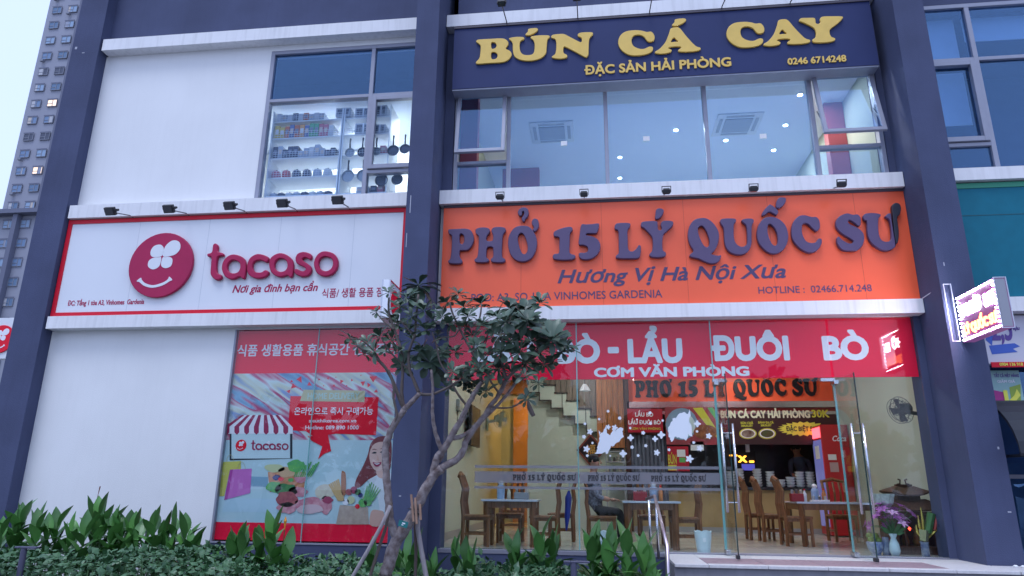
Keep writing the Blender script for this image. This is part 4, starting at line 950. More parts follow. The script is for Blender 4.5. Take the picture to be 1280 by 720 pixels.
pxbox('case', 915, 564, 946, 590, 5.9, .05, black, ls); ptext('lit_lettering', 'X', (923, 578), (934, 578), 8.5, 5.88, .01, ledm, ls, offset=.05); ptext('lit_lettering', '-', (937, 581), (943, 581), 12, 5.88, .01, ledm, ls, offset=.03); ptext('lit_lettering', '- -', (912, 572), (922, 572), 8, 5.88, .01, ledm, ls, offset=.05)
pxbox('blue_strip', 927, 580, 944, 588, 5.88, .01, M('led_blue', (.1, .1, .5), .5, emit=(.15, .15, .8), es=.5), ls)
# small shelf beyond the middle table
sh = root('wall_shelf', (.3, 4.7, 1.6), 'small grey shelf with jars beside the stair post', 'shelf')
a_, b_ = at(759, 600, 4.6), at(781, 600, 4.6)
for y in (565, 578, 591, 606): z = at(770, y, 4.6).z; bx('shelf_board', a_.x, b_.x, 4.6, 4.85, z, z + .02, M('grey_laminate', (.30, .31, .33), .5), sh)
bx('side_panel', a_.x - .02, a_.x - .001, 4.6, 4.85, .78, at(770, 563, 4.6).z, M('grey_laminate', (.30, .31, .33), .5), sh); bx('side_panel', b_.x + .001, b_.x + .02, 4.6, 4.85, .78, at(770, 563, 4.6).z, M('grey_laminate', (.30, .31, .33), .5), sh)
random.seed(4)
for y in (578, 591, 606):
    for k in range(4):
        z = at(770, y, 4.6).z + .021; x = a_.x + .07 + k * .085
        MB().lathe((x, 4.7, z), [(.028, 0), (.03, .06), (.015, .08 + random.random() * .04)], 8).build('jar', M('jar_' + str(k % 3), ((.3, .32, .35), (.12, .1, .1), (.45, .42, .35))[k % 3], .3), sh)

# tables and chairs
top_m = M('pale_table_top', (.52, .56, .66), .2, coat=.4)
def table(x0, x1, y0, y1, zt, label):
    t = root('dining_table', ((x0 + x1) / 2, (y0 + y1) / 2, .78), label, 'table', 'wooden dining tables')
    bx('table_top', x0, x1, y0, y1, zt - .028, zt, top_m, t, bevel=.004)
    i = .05
    ap = MB(); ap.box(x0 + i, x1 - i, y0 + i, y0 + i + .02, zt - .12, zt - .029); ap.build('apron', wood, t); ap = MB(); ap.box(x0 + i, x1 - i, y1 - i - .02, y1 - i, zt - .12, zt - .029); ap.build('apron', wood, t)
    for q in (x0 + i, x1 - i - .02): bx('apron', q, q + .02, y0 + i + .021, y1 - i - .021, zt - .12, zt - .029, wood, t)
    for x in (x0 + .04, x1 - .115):
        for y in (y0 + .035, y1 - .11): MB().tube([(x + .037, y + .037, .78), (x + .037, y + .037, zt - .03)], [.036, .05], 4).build('leg', wood, t)
    return t
def chair(label):
    t = root('dining_chair', (0, 0, 0), label, 'chair', 'wooden dining chairs with tall curved slatted backs')
    bx('seat', -.21, .21, -.20, .20, .40, .435, wood, t, bevel=.006)
    for s in (-1, 1):
        bx('front_leg', .16, .20, s * .17 - .02, s * .17 + .02, 0, .40, wood, t)
        MB().tube([(-.20, s * .18, 0), (-.19, s * .18, .42), (-.22, s * .18, .62), (-.20, s * .18, .80), (-.27, s * .18, 1.0)], [.028, .03, .028, .026, .02], 4).build('rear_post', wood, t)
        bx('side_stretcher', -.18, .16, s * .17 - .012, s * .17 + .012, .16, .19, wood, t)
    for k in (-.10, 0, .10): MB().tube([(-.195, k, .44), (-.225, k, .62), (-.205, k, .80), (-.265, k, .97)], .019, 4).build('back_slat', wood, t)
    MB().tube([(-.268, -.2, .97), (-.285, 0, 1.02), (-.268, .2, .97)], [.025, .035, .025], 6).build('top_rail', wood, t)
    bx('apron', -.18, .19, -.17, .17, .36, .399, wood, t)
    return t
ch0 = chair('proto'); used = [False]
def put_chair(x, y, deg, lab):
    if not used[0]:
        used[0] = True; KIDS[ch0.name] = [(q, []) for q in D2.objects if q.parent == ch0]; ch0.location = (x, y, .78); ch0.rotation_euler = (0, 0, math.radians(deg)); ch0['label'] = lab; return ch0
    return copy_thing(ch0, (x, y, .78), math.radians(deg), lab)
zt = 1.435
a, b = at(601, 627, .45).x, at(672, 627, .45).x; table(a, b, .45, 1.15, zt, 'pale topped wooden table nearest the left wall'); LT = (a, b)
put_chair(a - .06, .62, 0, 'tall backed chair at the left end of the left table'); put_chair((a + b) / 2 - .1, 1.42, -90, 'chair behind the left table with its back to the corridor'); put_chair(b + .08, .70, 180, 'chair at the right end of the left table')
put_chair(at(700, 620, 1.6).x, 1.9, 180, 'chair behind the blue umbrella'); put_chair(at(640, 620, 3).x, 3.1, 0, 'farthest chair at the left, near the corridor')
a, b = at(789, 627, .45).x, at(851, 627, .45).x; table(a - .12, b, .45, 1.15, zt, 'pale topped wooden table behind the frosted band beside the seated person'); MT = (a, b)
put_chair(a - .42, .85, 0, 'chair on which the person in the patterned shirt sits'); put_chair(b + .07, .75, 180, 'chair at the right end of the middle table'); put_chair((a + b) / 2, 1.45, -90, 'chair behind the middle table')
a, b = at(996, 626, 1.6).x, at(1062, 626, 1.6).x; table(a, 4.35, 1.6, 2.5, zt, 'pale topped wooden table seen through the open doorway')
put_chair(a + .02, 1.85, 0, 'front left chair at the doorway table'); put_chair(a - .13, 2.7, 0, 'slim chair second from the front, left of the doorway table'); put_chair(a - .25, 3.15, 0, 'rearmost chair left of the doorway table')
put_chair(4.10, 2.95, -90, 'chair behind the doorway table near the red fridge')
# things on the tables
def bottle(px, Y, h, r, mat, lab, z=zt, cap=None):
    p = at(px, 620, Y); t = root('bottle', (p.x, Y, z), lab, 'bottle'); MB().lathe((p.x, Y, z), [(r, 0), (r, h * .6), (r * .45, h * .78), (r * .4, h * .9)], 12).build('bottle_body', mat, t, smooth=True)
    MB().lathe((p.x, Y, z), [(r * .5, h * .9), (r * .5, h)], 10).build('cap', cap or redt, t)
def caddy(px, Y, col, lab, wd=.22, h=.10):
    p = at(px, 620, Y); t = root('condiment_box', (p.x, Y, zt), lab, 'box'); bx('box', p.x - wd / 2, p.x + wd / 2, Y - .07, Y + .07, zt, zt + h, col, t, bevel=.006)
    for k in range(3): MB().lathe((p.x - wd / 3 + k * wd / 3, Y, zt + h), [(.022, 0), (.022, .05), (.012, .06)], 8).build('jar', M('jar_' + str(k), ((.3, .32, .35), (.12, .1, .1), (.45, .42, .35))[k], .3), t)
bluew = M('pale_blue_plastic', (.30, .42, .62), .3)
def tissue(px, Y, lab):
    p = at(px, 620, Y); t = root('tissue_holder', (p.x, Y, zt), lab, 'tissue holder'); MB().lathe((p.x, Y, zt), [(.055, 0), (.06, .16), (.045, .20)], 12).build('holder', bluew, t); MB().lathe((p.x, Y, zt), [(.03, .20), (.045, .24), (.015, .27)], 7).build('tissue', white_pl, t)
tissue(626, .62, 'pale blue tissue holder on the left table'); bottle(636, .66, .17, .028, M('cream_sauce', (.6, .58, .45), .3), 'pale sauce bottle beside the left tissue holder')
caddy(652, .75, M('grey_tray', (.25, .27, .3), .4), 'grey condiment tray on the left table')
caddy(800, .72, M('dark_red_box', (.30, .02, .03), .4), 'dark red chopstick box on the middle table', .2, .13); tissue(817, .8, 'pale tissue holder on the middle table'); bottle(826, .75, .22, .03, M('orange_sauce', (.62, .22, .06), .3), 'orange sauce bottle on the middle table')
caddy(996, 1.95, M('dark_red_box', (.30, .02, .03), .4), 'dark red box at the left end of the doorway table', .2, .12); bottle(1006, 1.9, .19, .03, white_pl, 'white sauce bottle on the doorway table'); tissue(1019, 1.85, 'white tissue holder at the middle of the doorway table')
bottle(1030, 1.9, .2, .035, M('orange_sauce', (.62, .22, .06), .3), 'orange bottle at the right of the doorway table'); caddy(1024, 1.8, white_pl, 'white tray of small cups on the doorway table', .26, .03)
# hanging things, wall things
def wall_fan(loc, dirx, face, lab, m):
    x, y, z = loc; t = root('wall_fan', loc, lab, 'fan', 'wall mounted fans')
    bx('wall_bracket', x, x + dirx * .05, y - .06, y + .06, z - .2, z + .08, m, t, bevel=.01)
    MB().tube([(x + dirx * .05, y, z), (x + dirx * .22, y - .03, z + .02)], .03, 8).build('arm', m, t)
    c = Vector((x + dirx * .3, y - .06, z + .06)); f_ = Vector(face).normalized(); u = f_.cross(Vector((0, 0, 1))).normalized(); v = u.cross(f_)
    MB().tube([c - f_ * .12, c], [.07, .09], 12).build('motor', m, t)
    cg = MB()
    for rr_, off_ in ((.2, .02), (.19, .10), (.13, .0), (.13, .12), (.06, .125)):
        pts = [c + f_ * off_ + (u * math.cos(a) + v * math.sin(a)) * rr_ for a in [2 * PI * k / 20 for k in range(21)]]; cg.tube(pts, .004, 4, cap=False)
    for k in range(16):
        a = 2 * PI * k / 16; d_ = u * math.cos(a) + v * math.sin(a); cg.tube([c + d_ * .03 + f_ * .13, c + d_ * .13 + f_ * .12, c + d_ * .2 + f_ * .06, c + d_ * .19 + f_ * .0, c], .0025, 3, cap=False)
    o_ = cg.build('cage', m, t); o_['kind'] = 'stuff'
    for k in range(4):
        a = 2 * PI * k / 4; d_ = u * math.cos(a) + v * math.sin(a); e = f_.cross(d_)
        MB().add([c + f_ * .06 + d_ * .02 - e * .03, c + f_ * .06 + d_ * .17 - e * .06, c + f_ * .04 + d_ * .17 + e * .06, c + f_ * .04 + d_ * .02 + e * .03,
                  c + f_ * .066 + d_ * .02 - e * .03, c + f_ * .066 + d_ * .17 - e * .06, c + f_ * .046 + d_ * .17 + e * .06, c + f_ * .046 + d_ * .02 + e * .03],
                 [(0, 1, 2, 3), (7, 6, 5, 4), (0, 4, 5, 1), (1, 5, 6, 2), (2, 6, 7, 3), (3, 7, 4, 0)]).build('blade', m, t)
p = at(613, 530, 6.0); wall_fan((-2.44, 5.6, 3.02), 1, (.8, -.6, -.25), 'pale green wall fan on the left wall near the orange corridor', M('mint_plastic', (.36, .42, .34), .4))
wall_fan((4.85, 1.1, 2.72), -1, (-.9, -.35, -.3), 'dark grey wall fan on the right wall seen through the right door', M('dark_fan_plastic', (.09, .10, .12), .35))
tv = root('wall_television', (-2.44, 3.4, 2.6), 'black flat television tilted on the left wall', 'television')
MB().bar((-2.30, 3.2, 3.1), (-2.36, 3.2, 2.5), .01, .01).build('tilt_bar', black, tv); bx('screen', -2.36, -2.30, 2.9, 3.9, 2.35, 3.1, M('tv_black', (.012, .014, .02), .45), tv, bevel=.008); bx('wall_mount', -2.449, -2.362, 3.3, 3.5, 2.6, 2.8, black, tv)
rt = root('wifi_box', (-2.44, 2.3, 3.0), 'small dark box with a cable high on the left wall', 'router'); bx('box', -2.448, -2.38, 2.1, 2.4, 2.9, 3.1, grey_pl, rt, bevel=.01); bx('cable', -2.449, -2.44, 2.24, 2.25, 2.5, 2.899, black, rt)
pd = root('pendant_lamp', (-.2, 2.2, 3.0), 'white cone pendant lamp hanging at the top of the joint between panes', 'lamp')
p = at(731, 485, 2.2); MB().lathe((p.x, 2.2, p.z - .05), [(.10, 0), (.045, .10), (.03, .12)], 14).build('lamp_shade', white_pl, pd); MB().tube([(p.x, 2.2, p.z + .07), (p.x, 2.2, 4.34)], .006, 5).build('cord', black, pd)
dm = root('diamond_picture', (-.1, 4.9, 2.3), 'black diamond shaped picture with red border and gold sign on the cream stair wall', 'picture')
c_ = at(738.5, 562.5, 4.96)
for r_, m_, y in ((.30, M('lacquer_brown', (.22, .05, .03), .35, coat=.4), 4.975), (.25, M('lacquer_black', (.02, .01, .012), .3), 4.968)): plate('picture_layer', [[(c_.x - r_, c_.z), (c_.x, c_.z + r_ * 1.15), (c_.x + r_, c_.z), (c_.x, c_.z - r_ * 1.15)]], y, .012, m_, dm, smooth=False)
wtext('gold_sign', '福', c_.x - .1, c_.x + .1, c_.z - .1, .18, 4.962, .004, M('gold_print', (.55, .28, .06), .4), dm, offset=.01)
um = root('umbrella', (-.55, .9, .8), 'closed royal blue umbrella hung on a chair behind the left pane', 'umbrella'); p = at(712, 600, 1.0); q = at(708, 663, 1.0); mid = (p + q) / 2
MB().tube([p, p.lerp(q, .25)], .008, 6).build('shaft', M('pale_blue_plastic', (.30, .42, .62), .3), um); MB().tube([p.lerp(q, .22), p.lerp(q, .35), p.lerp(q, .75), q], [.015, .05, .04, .012], 8).build('canopy', M('royal_blue_cloth', (.02, .05, .42), .7), um)
def pot(px, lab, k=1.0):
    p = at(px, 691, .16); t = root('white_pot', (p.x, .16, .78), lab, 'pot', 'white metal plant pots inside the glass')
    r0, r1, h = .085 * k, .115 * k, .27 * k; N = 24; vs = []; fs = []
    for j, (r_, z) in enumerate(((r0, 0), (r1 * .97, h * .8), (r1, h), (r1 - .01, h), (r0 - .008, .02))):
        for i in range(N):
            a = 2 * PI * i / N; zz = z + (.02 * abs(math.cos(a * 3)) if j in (2, 3) else 0); vs.append((p.x + r_ * math.cos(a), .16 + r_ * math.sin(a), .78 + zz))
    for j in range(4):
        for i in range(N): fs.append((j * N + i, j * N + (i + 1) % N, (j + 1) * N + (i + 1) % N, (j + 1) * N + i))
    fs.append(tuple(4 * N + i for i in range(N))); m_ = MB().add(vs, fs).build('pot_body', M('white_enamel', (.62, .72, .76), .35, coat=.3, bump=.5, bs=30), t)
    bx('pot_rim_label', p.x - .02, p.x + .02, .16 - r1 - .004, .16 - r1 + .001, .78 + h * .55, .78 + h * .75, white_pl, t)
pot(880, 'white scalloped metal pot standing alone left of the open door leaf'); pot(751, 'white scalloped pot behind the leaves at the glass joint', .92)

# altar and flowers at the right
al = root('house_altar', (4.2, .9, .78), 'dark carved wooden pagoda altar with two tiered roof on the floor', 'altar')
cx, cy = at(1135, 650, .85).x, .85
bx('base', cx - .42, cx + .42, cy - .25, cy + .28, .78, .90, wood_dark, al, bevel=.01)
for s in (-1, 1):
    MB().tube([(cx + s * .36, cy - .2, .90), (cx + s * .36, cy - .2, 1.42)], .03, 10).build('column', wood_dark, al)
    bx('side_panel', cx + s * .36 - .015, cx + s * .36 + .015, cy - .17, cy + .25, .90, 1.42, wood_dark, al)
    bx('inner_pillar', cx + s * .2 - .02, cx + s * .2 + .02, cy - .2, cy - .16, .90, 1.36, wood_dark, al)
bx('back_panel', cx - .34, cx + .34, cy + .22, cy + .25, .90, 1.42, M('altar_red', (.12, .01, .01), .5), al); bx('lintel', cx - .38, cx + .38, cy - .24, cy - .19, 1.36, 1.43, M('carved_wood', (.10, .045, .02), .4, bump=1.0, bs=40), al)
def roof(z, w0, w1, h, d0, d1):
    N = 14; vs = []
    for i in range(N + 1):
        t = -1 + 2 * i / N; up_ = .06 * abs(t) ** 3
        vs += [(cx + t * w0, cy - d0, z + up_), (cx + t * w1, cy - d1, z + h + up_ * .4), (cx + t * w1, cy + d1, z + h + up_ * .4), (cx + t * w0, cy + d0, z + up_), (cx + t * w0, cy - d0, z - .025 + up_), (cx + t * w0, cy + d0, z - .025 + up_)]
    fs = []
    for i in range(N):
        a, b = i * 6, (i + 1) * 6
        for p_, q_ in ((0, 1), (1, 2), (2, 3), (4, 0), (3, 5), (5, 4)): fs.append((a + p_, b + p_, b + q_, a + q_))
    fs += [(0, 4, 5, 3, 2, 1), tuple(N * 6 + k for k in (0, 1, 2, 3, 5, 4))]
    return MB().add(vs, fs).build('roof', wood_dark, al)
roof(1.46, .52, .30, .14, .34, .16); bx('upper_storey', cx - .22, cx + .22, cy - .14, cy + .14, 1.58, 1.70, wood_dark, al); roof(1.69, .36, .16, .11, .24, .08)
rg = MB(); rg.tube([(cx - .12, cy, 1.85), (cx - .06, cy, 1.86), (cx - .05, cy, 1.92), (cx - .09, cy, 1.93)], .015, 6); rg.build('ridge_scroll', wood_dark, al); rg = MB(); rg.tube([(cx + .12, cy, 1.85), (cx + .06, cy, 1.86), (cx + .05, cy, 1.92), (cx + .09, cy, 1.93)], .015, 6); rg.build('ridge_scroll', wood_dark, al); bx('ridge', cx - .16, cx + .16, cy - .03, cy + .03, 1.80, 1.85, wood_dark, al)
for s in (-1, 1): MB().tube([(cx + s * .52, cy - .33, 1.545), (cx + s * .58, cy - .34, 1.575), (cx + s * .57, cy - .34, 1.62)], [.02, .014, .005], 6).build('eave_horn', wood_dark, al)
for x_, s in ((cx - .12, .05), (cx + .1, .05)): MB().lathe((x_, cy - .02, .90), [(.06, 0), (.075, .06), (.05, .14), (.03, .2), (.035, .25), (.01, .29)], 10).build('altar_figure', M('figure_red', (.28, .05, .03), .4, col2=(.35, .25, .05), vs=12), al, smooth=True)
MB().lathe((cx - .17, cy - .3, 1.17), [(.001, -.03), (.03, 0), (.001, .03)], 10).build('red_lamp', M('red_glow', (1, .1, .05), .5, emit=(1, .06, .03), es=4), al, smooth=True)
for q_ in [q for q in D2.objects if q.parent == al]:
    for v in q_.data.vertices:
        o_ = ORG[al.name]; v.co.x = cx + (v.co.x + o_.x - cx) * .68 - o_.x; v.co.z = v.co.z * .86
def vase(px, Y, prof, mat, lab):
    p = at(px, 690, Y); t = root('vase', (p.x, Y, .78), lab, 'vase', None); MB().lathe((p.x, Y, .79), prof, 16).build('vase_body', mat, t, smooth=True); MB().lathe((p.x, Y, .782), [(prof[0][0] * 1.05, 0), (prof[0][0] * 1.05, .008)], 16).build('foot', mat, t); return p
bw = M('blue_white_porcelain', (.55, .62, .72), .2, coat=.5, col2=(.05, .10, .35), vs=14)
VT = [(.045, 0), (.07, .06), (.06, .15), (.03, .22), (.055, .27), (.05, .275)]
v1 = vase(1119, .25, VT, M('celadon', (.55, .68, .72), .2, coat=.5), 'pale celadon vase holding purple lilies'); vase(1109, .45, [(.05, 0), (.07, .08), (.05, .17), (.04, .22)], bw, 'blue and white jar half hidden behind the celadon vase')
v3 = vase(1157, .25, [(.05, 0), (.05, .17), (.06, .175), (.055, .18)], bw, 'straight blue and white pot with gold offering sticks'); v4 = vase(1095, .45, [(.06, 0), (.1, .08), (.11, .15), (.1, .16)], bw, 'blue banded bowl under the green fruit')
fl = root('lily_bouquet', (v1.x, .25, 1.05), 'bouquet of purple pink lilies with green stems in the celadon vase', 'flowers')
random.seed(21); lil = M('lily_purple', (.42, .12, .42), .6, var=.3, vs=20); lil2 = M('lily_pink', (.62, .34, .58), .6); stem_m = M('flower_stem', (.06, .16, .05), .6)
for i in range(30):
    a = random.uniform(0, 2 * PI); r_ = random.uniform(.05, .33); hz = random.uniform(.13, .42) - r_ * .35; base = Vector((v1.x, .25, 1.05)); tip = base + Vector((math.cos(a) * r_ - .03, math.sin(a) * r_ * .5, hz))
    MB().tube([base, base.lerp(tip, .5) + Vector((0, 0, .04)), tip], .004, 4).build('stem', stem_m, fl)
    dr_ = (tip - base).normalized(); m_ = MB()
    u = dr_.orthogonal().normalized(); v = dr_.cross(u)
    for k in range(6):
        an = k * PI / 3 + i; d_ = u * math.cos(an) + v * math.sin(an); e = dr_.cross(d_)
        p0 = tip; p1 = tip + d_ * .045 + dr_ * .03; p2 = tip + d_ * .10 + dr_ * .02
        m_.add([p0, p1 + e * .022, p2, p1 - e * .022, p1 - dr_ * .003], [(0, 1, 4), (1, 2, 4), (0, 4, 3), (4, 2, 3)])
    m_.build('bloom', lil if i % 3 else lil2, fl)
for i in range(16):
    a = random.uniform(0, 2 * PI); b_ = Vector((v1.x, .25, 1.05)); d_ = Vector((math.cos(a), .5 * math.sin(a), random.uniform(.1, .9))).normalized() * random.uniform(.14, .24); e = Vector((-d_.z, 0, d_.x)).normalized() * .018
    MB().add([b_, b_ + d_ * .5 + e, b_ + d_, b_ + d_ * .5 - e], [(0, 1, 2), (0, 2, 3)]).build('leaf', stem_m, fl)
MB().lathe((v1.x - .02, .35, 1.33), [(.02, 0), (.12, .12), (.15, .24)], 9).build('wrapping', M('pale_wrap', (.40, .46, .42), .5, var=.3, vs=20), fl)
gs = root('gold_offering', (v3.x, .25, .96), 'gold foil offering sticks standing in the straight blue pot', 'offering')
for i, (dx_, dz_) in enumerate(((-.03, .34), (.02, .44), (.12, .30), (-.07, .22), (.17, .26))): b_ = Vector((v3.x, .25, .96)); MB().tube([b_, b_ + Vector((dx_, 0, dz_ * .6)), b_ + Vector((dx_, 0, dz_))], [.004, .02, .006], 6).build('foil_stick', M('gold_foil', (.65, .48, .10), .25, metal=.8), gs)
MB().tube([(v3.x - .02, .2, .98), (v3.x, .2, 1.12)], [.05, .065], 4).build('foil_packet', M('silver_gold', (.6, .55, .3), .2, metal=.7), gs); MB().tube([(v3.x + .05, .22, 1.08), (v3.x + .13, .22, 1.33)], [.04, .05], 6).build('green_bundle', stem_m, gs); MB().tube([(v3.x + .14, .22, 1.12), (v3.x + .22, .22, 1.36)], [.015, .03], 6).build('red_bundle', M('incense_red', (.4, .06, .05), .6), gs)
ft = root('fruit_pile', (v4.x, .45, .94), 'pile of green fruit in the blue banded bowl', 'fruit'); random.seed(2)
for i in range(7): a = i * .9; MB().lathe((v4.x + .06 * math.cos(a) * (i > 0), .45 + .05 * math.sin(a) * (i > 0), .97 + .05 * (i % 2) + .03 * (i == 0)), [(.001, -.04), (.035, -.02), (.042, 0), (.03, .03), (.001, .04)], 9).build('fruit', M('green_fruit', (.22, .30, .06), .4), ft, smooth=True)

# ================================================================== LAMPS ON THE SIGNS
def flood(px, py, Yh, Ys, ax, az, lab, grp, s=.11, tilt=.6, wire=False):
    """black floodlight on an arm reaching out from the sign top at depth Ys"""
    h = at(px, py, Yh); t = root('sign_floodlight', (h.x, Ys, az), lab, 'floodlight', grp)
    MB().tube([(h.x, Ys, az), (h.x, Ys - .06, az + .01), (h.x, Yh + .04, h.z)], .009, 6).build('arm', M('grey_steel_arm', (.16, .16, .18), .4, metal=.5), t)
    m = MB(); m.box(-s, s, -s * .75, s * .75, -.03, .03); R_ = Euler((-tilt, 0, .0)).to_matrix(); m.v = [R_ @ v + h for v in m.v]; m.build('head', black, t, bevel=.006)
    m = MB(); m.box(-s * .8, s * .8, -s * .6, s * .6, -.036, -.0305); m.v = [R_ @ v + h for v in m.v]; m.build('front_glass', lamp_glass, t)
    for q in (-1, 1):
        m = MB(); m.box(q * (s + .004), q * (s + .012), -.015, .015, -.01, .07); m.v = [R_ @ v + h for v in m.v]; m.build('bracket', black, t)
    m = MB(); m.box(-s - .012, s + .012, -.015, .015, .071, .08); m.v = [R_ @ v + h for v in m.v]; m.build('bracket', black, t)
    for k in range(4):
        m = MB(); m.box(-s * .8, s * .8, -s * .5 + k * s * .33 - .004, -s * .5 + k * s * .33 + .004, .0305, .045); m.v = [R_ @ v + h for v in m.v]; m.build('cooling_fin', black, t)
for (x, y), s_ in zip(((138, 264), (211, 261), (287, 257), (353, 254), (422, 250)), ('leftmost of five', 'above the round logo', 'above the first letter of the raspberry word', 'above the middle of the raspberry word', 'rightmost of five, nearest the middle pier')):
    flood(x, y, -.66, -.12, None, 5.842, 'black floodlight over the white signboard, ' + s_, 'floodlights over the white signboard', .085, .9)
for (x, y), s_ in zip(((625, 246.5), (730, 243), (833, 239.5), (942, 236.5), (1052, 231)), ('leftmost, above the H', 'above the 5', 'above the accented Y', 'above the first O', 'rightmost, near the last word')):
    flood(x, y, -.50, -.12, None, 5.852, 'small black floodlight over the orange signboard, ' + s_, 'floodlights over the orange signboard', .055, -.3)
for (x, y), s_ in zip(((627, 4), (721, -3), (816, -9), (912, -14), (1003, -19)), ('above the accented U', 'right of the N', 'above the accented A', 'above the second C', 'above the last Y')):
    flood(x, y, -.95, -.30, None, 8.97, 'black floodlight on a long arm over the navy signboard, ' + s_, 'floodlights over the navy signboard', .06, .5)

# ------------------------------------------------------------------ lit projecting sign at the right pier
bs = root('projecting_led_sign', (4.72, -.7, 4.0), 'small projecting box sign with blinding white and orange led lettering on the right pier', 'sign')
XS = 4.66
z1, z0_ = at(1195, 372, -.78).z, at(1206, 428, -.78).z
XS = at(1200, 400, -.78).x; ye = -.79
for _ in range(60):
    if (CAM + (Vector((XS, ye, 3.9)) - CAM)).x / (ye + 10) >= at(1247, 380, -1).x / 9.0: break
    ye -= .02
bx('box', XS + .0, XS + .13, ye, -.78, z0_, z1, M('sign_face_dark', (.14, .03, .12), .4, emit=(.5, .18, .55), es=.22), bs)
whl = M('led_white', (1, 1, 1), .5, emit=(.82, .82, 1.0), es=45); orl = M('led_amber', (1, .4, .1), .5, emit=(1.0, .22, .06), es=11); 
W_ = abs(ye + .78)
def side_text(s_, u0, u1, zb, cap, mat, off):
    """lettering on the left face of the sign, running towards the street"""
    o = wtext('lit_lettering', s_, u0, u1, zb, cap, 0, .012, mat, None, offset=off); me = o.data
    for v in me.vertices: v.co = Vector((XS - .003 - (.006 - v.co.y), -.78 - v.co.x, v.co.z)) - ORG[bs.name]
    o.parent = bs; return o
zz = z1 - z0_
side_text('PHỞ 15', .06 * W_, .94 * W_, z0_ + .52 * zz, .26 * zz, whl, .06); side_text('LÝ QUỐC SƯ', .07 * W_, .93 * W_, z0_ + .14 * zz, .20 * zz, orl, .05)
dots = []
for i in range(13): dots += [(W_ * (.03 + .94 * i / 12), z0_ + .04 * zz), (W_ * (.03 + .94 * i / 12), z1 - .04 * zz)]
for i in range(1, 10): dots += [(W_ * .03, z0_ + zz * (.04 + .92 * i / 10)), (W_ * .97, z0_ + zz * (.04 + .92 * i / 10))]
dm_ = None
for u, z in dots:
    if dm_ is None:
        o = MB().lathe((0, 0, 0), [(.001, -.012), (.011, -.006), (.013, 0), (.011, .006), (.001, .012)], 8).build('led_dot', whl, None); dm_ = o.data; o.parent = bs
    else: o = D2.objects.new('led_dot', dm_); COL.objects.link(o); o.parent = bs
    o.location = Vector((XS - .008, -.78 - u, z)) - ORG[bs.name]
tw = M('white_edge_trim', (.6, .62, .72), .4)
def edge_frame(y, x0, x1, za, zb):
    for a in ((x0, x0 + .009, za, zb), (x1 - .009, x1, za, zb), (x0 + .0095, x1 - .0095, za, za + .009), (x0 + .0095, x1 - .0095, zb - .009, zb)): bx('edge_trim', a[0], a[1], y - .012, y, a[2], a[3], tw, bs)
edge_frame(ye - .002, XS - .004, XS + .135, z0_ - .01, z1 + .01)
bx('end_panel', XS + .012, XS + .118, ye - .008, ye - .001, z0_ + .01, z1 - .01, M('end_panel_grey', (.30, .31, .36), .5), bs)
a_, b_ = at(1180, 354, -.78), at(1204, 425, -.78); edge_frame(-.74, a_.x, XS - .02, z0_ + .02, a_.z); bx('bracket_arm', XS, XS + .1, -.78, -.70, z0_ + .05, z0_ + .10, steel, bs); bx('bracket_arm', XS, XS + .1, -.78, -.70, z1 - .1, z1 - .05, steel, bs)
wl_ = root('power_cable', (4.5, -.2, 4.1), 'thin white cable rising from the ledge to the projecting led sign', 'cable'); p, q = at(1153, 373, -.21), at(1180, 355, -.72); MB().tube([p, p.lerp(q, .5), q], .007, 5).build('cable', tw, wl_)
area('led_sign_glow', (XS - .12, (ye - .78) / 2, (z0_ + z1) / 2), .5, 5, (.72, .70, 1.0), rot=(0, math.radians(-90), 0))
D2.objects['led_sign_glow'].rotation_euler = (0, math.radians(90), 0)

# ------------------------------------------------------------------ round logo box on the middle pier
rb = root('projecting_logo_sign', (-2.6, -.9, 4.1), 'white projecting box sign with red round logo on the middle pier behind tree leaves', 'sign')
p = at(483, 374, -1.15); hh = .27
bx('box', p.x - .06, p.x + .05, -1.18, -.70, p.z - hh, p.z + hh, wboard, rb, bevel=.006); ORG['tmp'] = 0
for a in ((p.x - .064, p.x - .048), (p.x + .040, p.x + .056)): bx('edge_trim', a[0], a[1], -1.19, -1.181, p.z - hh, p.z + hh, tw, rb)
bx('front_edge', p.x - .047, p.x + .039, -1.186, -1.1805, p.z - hh + .01, p.z + hh - .01, M('front_edge_white', (.82, .84, .9), .3, coat=.4), rb)
m_ = MB().lathe((0, 0, 0), [(.001, 0), (.18, 0), (.18, .006), (.001, .006)], 28, 'X'); m_.v = [v + Vector((p.x + .052, -.93, p.z)) for v in m_.v]; m_.build('logo_disc', red2, rb)
MB().bar((p.x + .052, -1.18, p.z + hh - .01), (p.x + .052, -.70, p.z + hh - .01), .008, .02).build('edge_line', redt, rb)

# ================================================================== RIGHT NEIGHBOUR
nb = root('teal_signboard', (7, -.12, 4.2), 'plain teal signboard with a green top edge on the right neighbour shop', 'signboard')
teal = M('teal_board', (.006, .15, .22), .6, spec=.25, var=.06); bx('panel', 4.96, 11.8, -.12, -.004, 4.162, 5.80, teal, nb); bx('top_trim', 4.96, 11.8, -.13, -.004, 5.802, 5.88, M('green_trim', (.02, .28, .16), .4), nb)
bx('panel_joint', 4.96, 11.8, -.123, -.1205, 5.38, 5.39, M('teal_joint', (.01, .08, .10), .6), nb)
bd2 = root('promo_board', (6, .02, 3), 'white promotion board with violet numerals above the right neighbour shopfront', 'signboard'); Yn = -.02
a_ = at(1232, 455, Yn); bx('panel', 4.96, 9, Yn, .1, a_.z, 3.94, M('promo_white', (.60, .58, .66), .4, coat=.2), bd2)
viol = M('violet_print', (.12, .06, .30), .5); bluep = M('blue_print', (.05, .12, .50), .5)
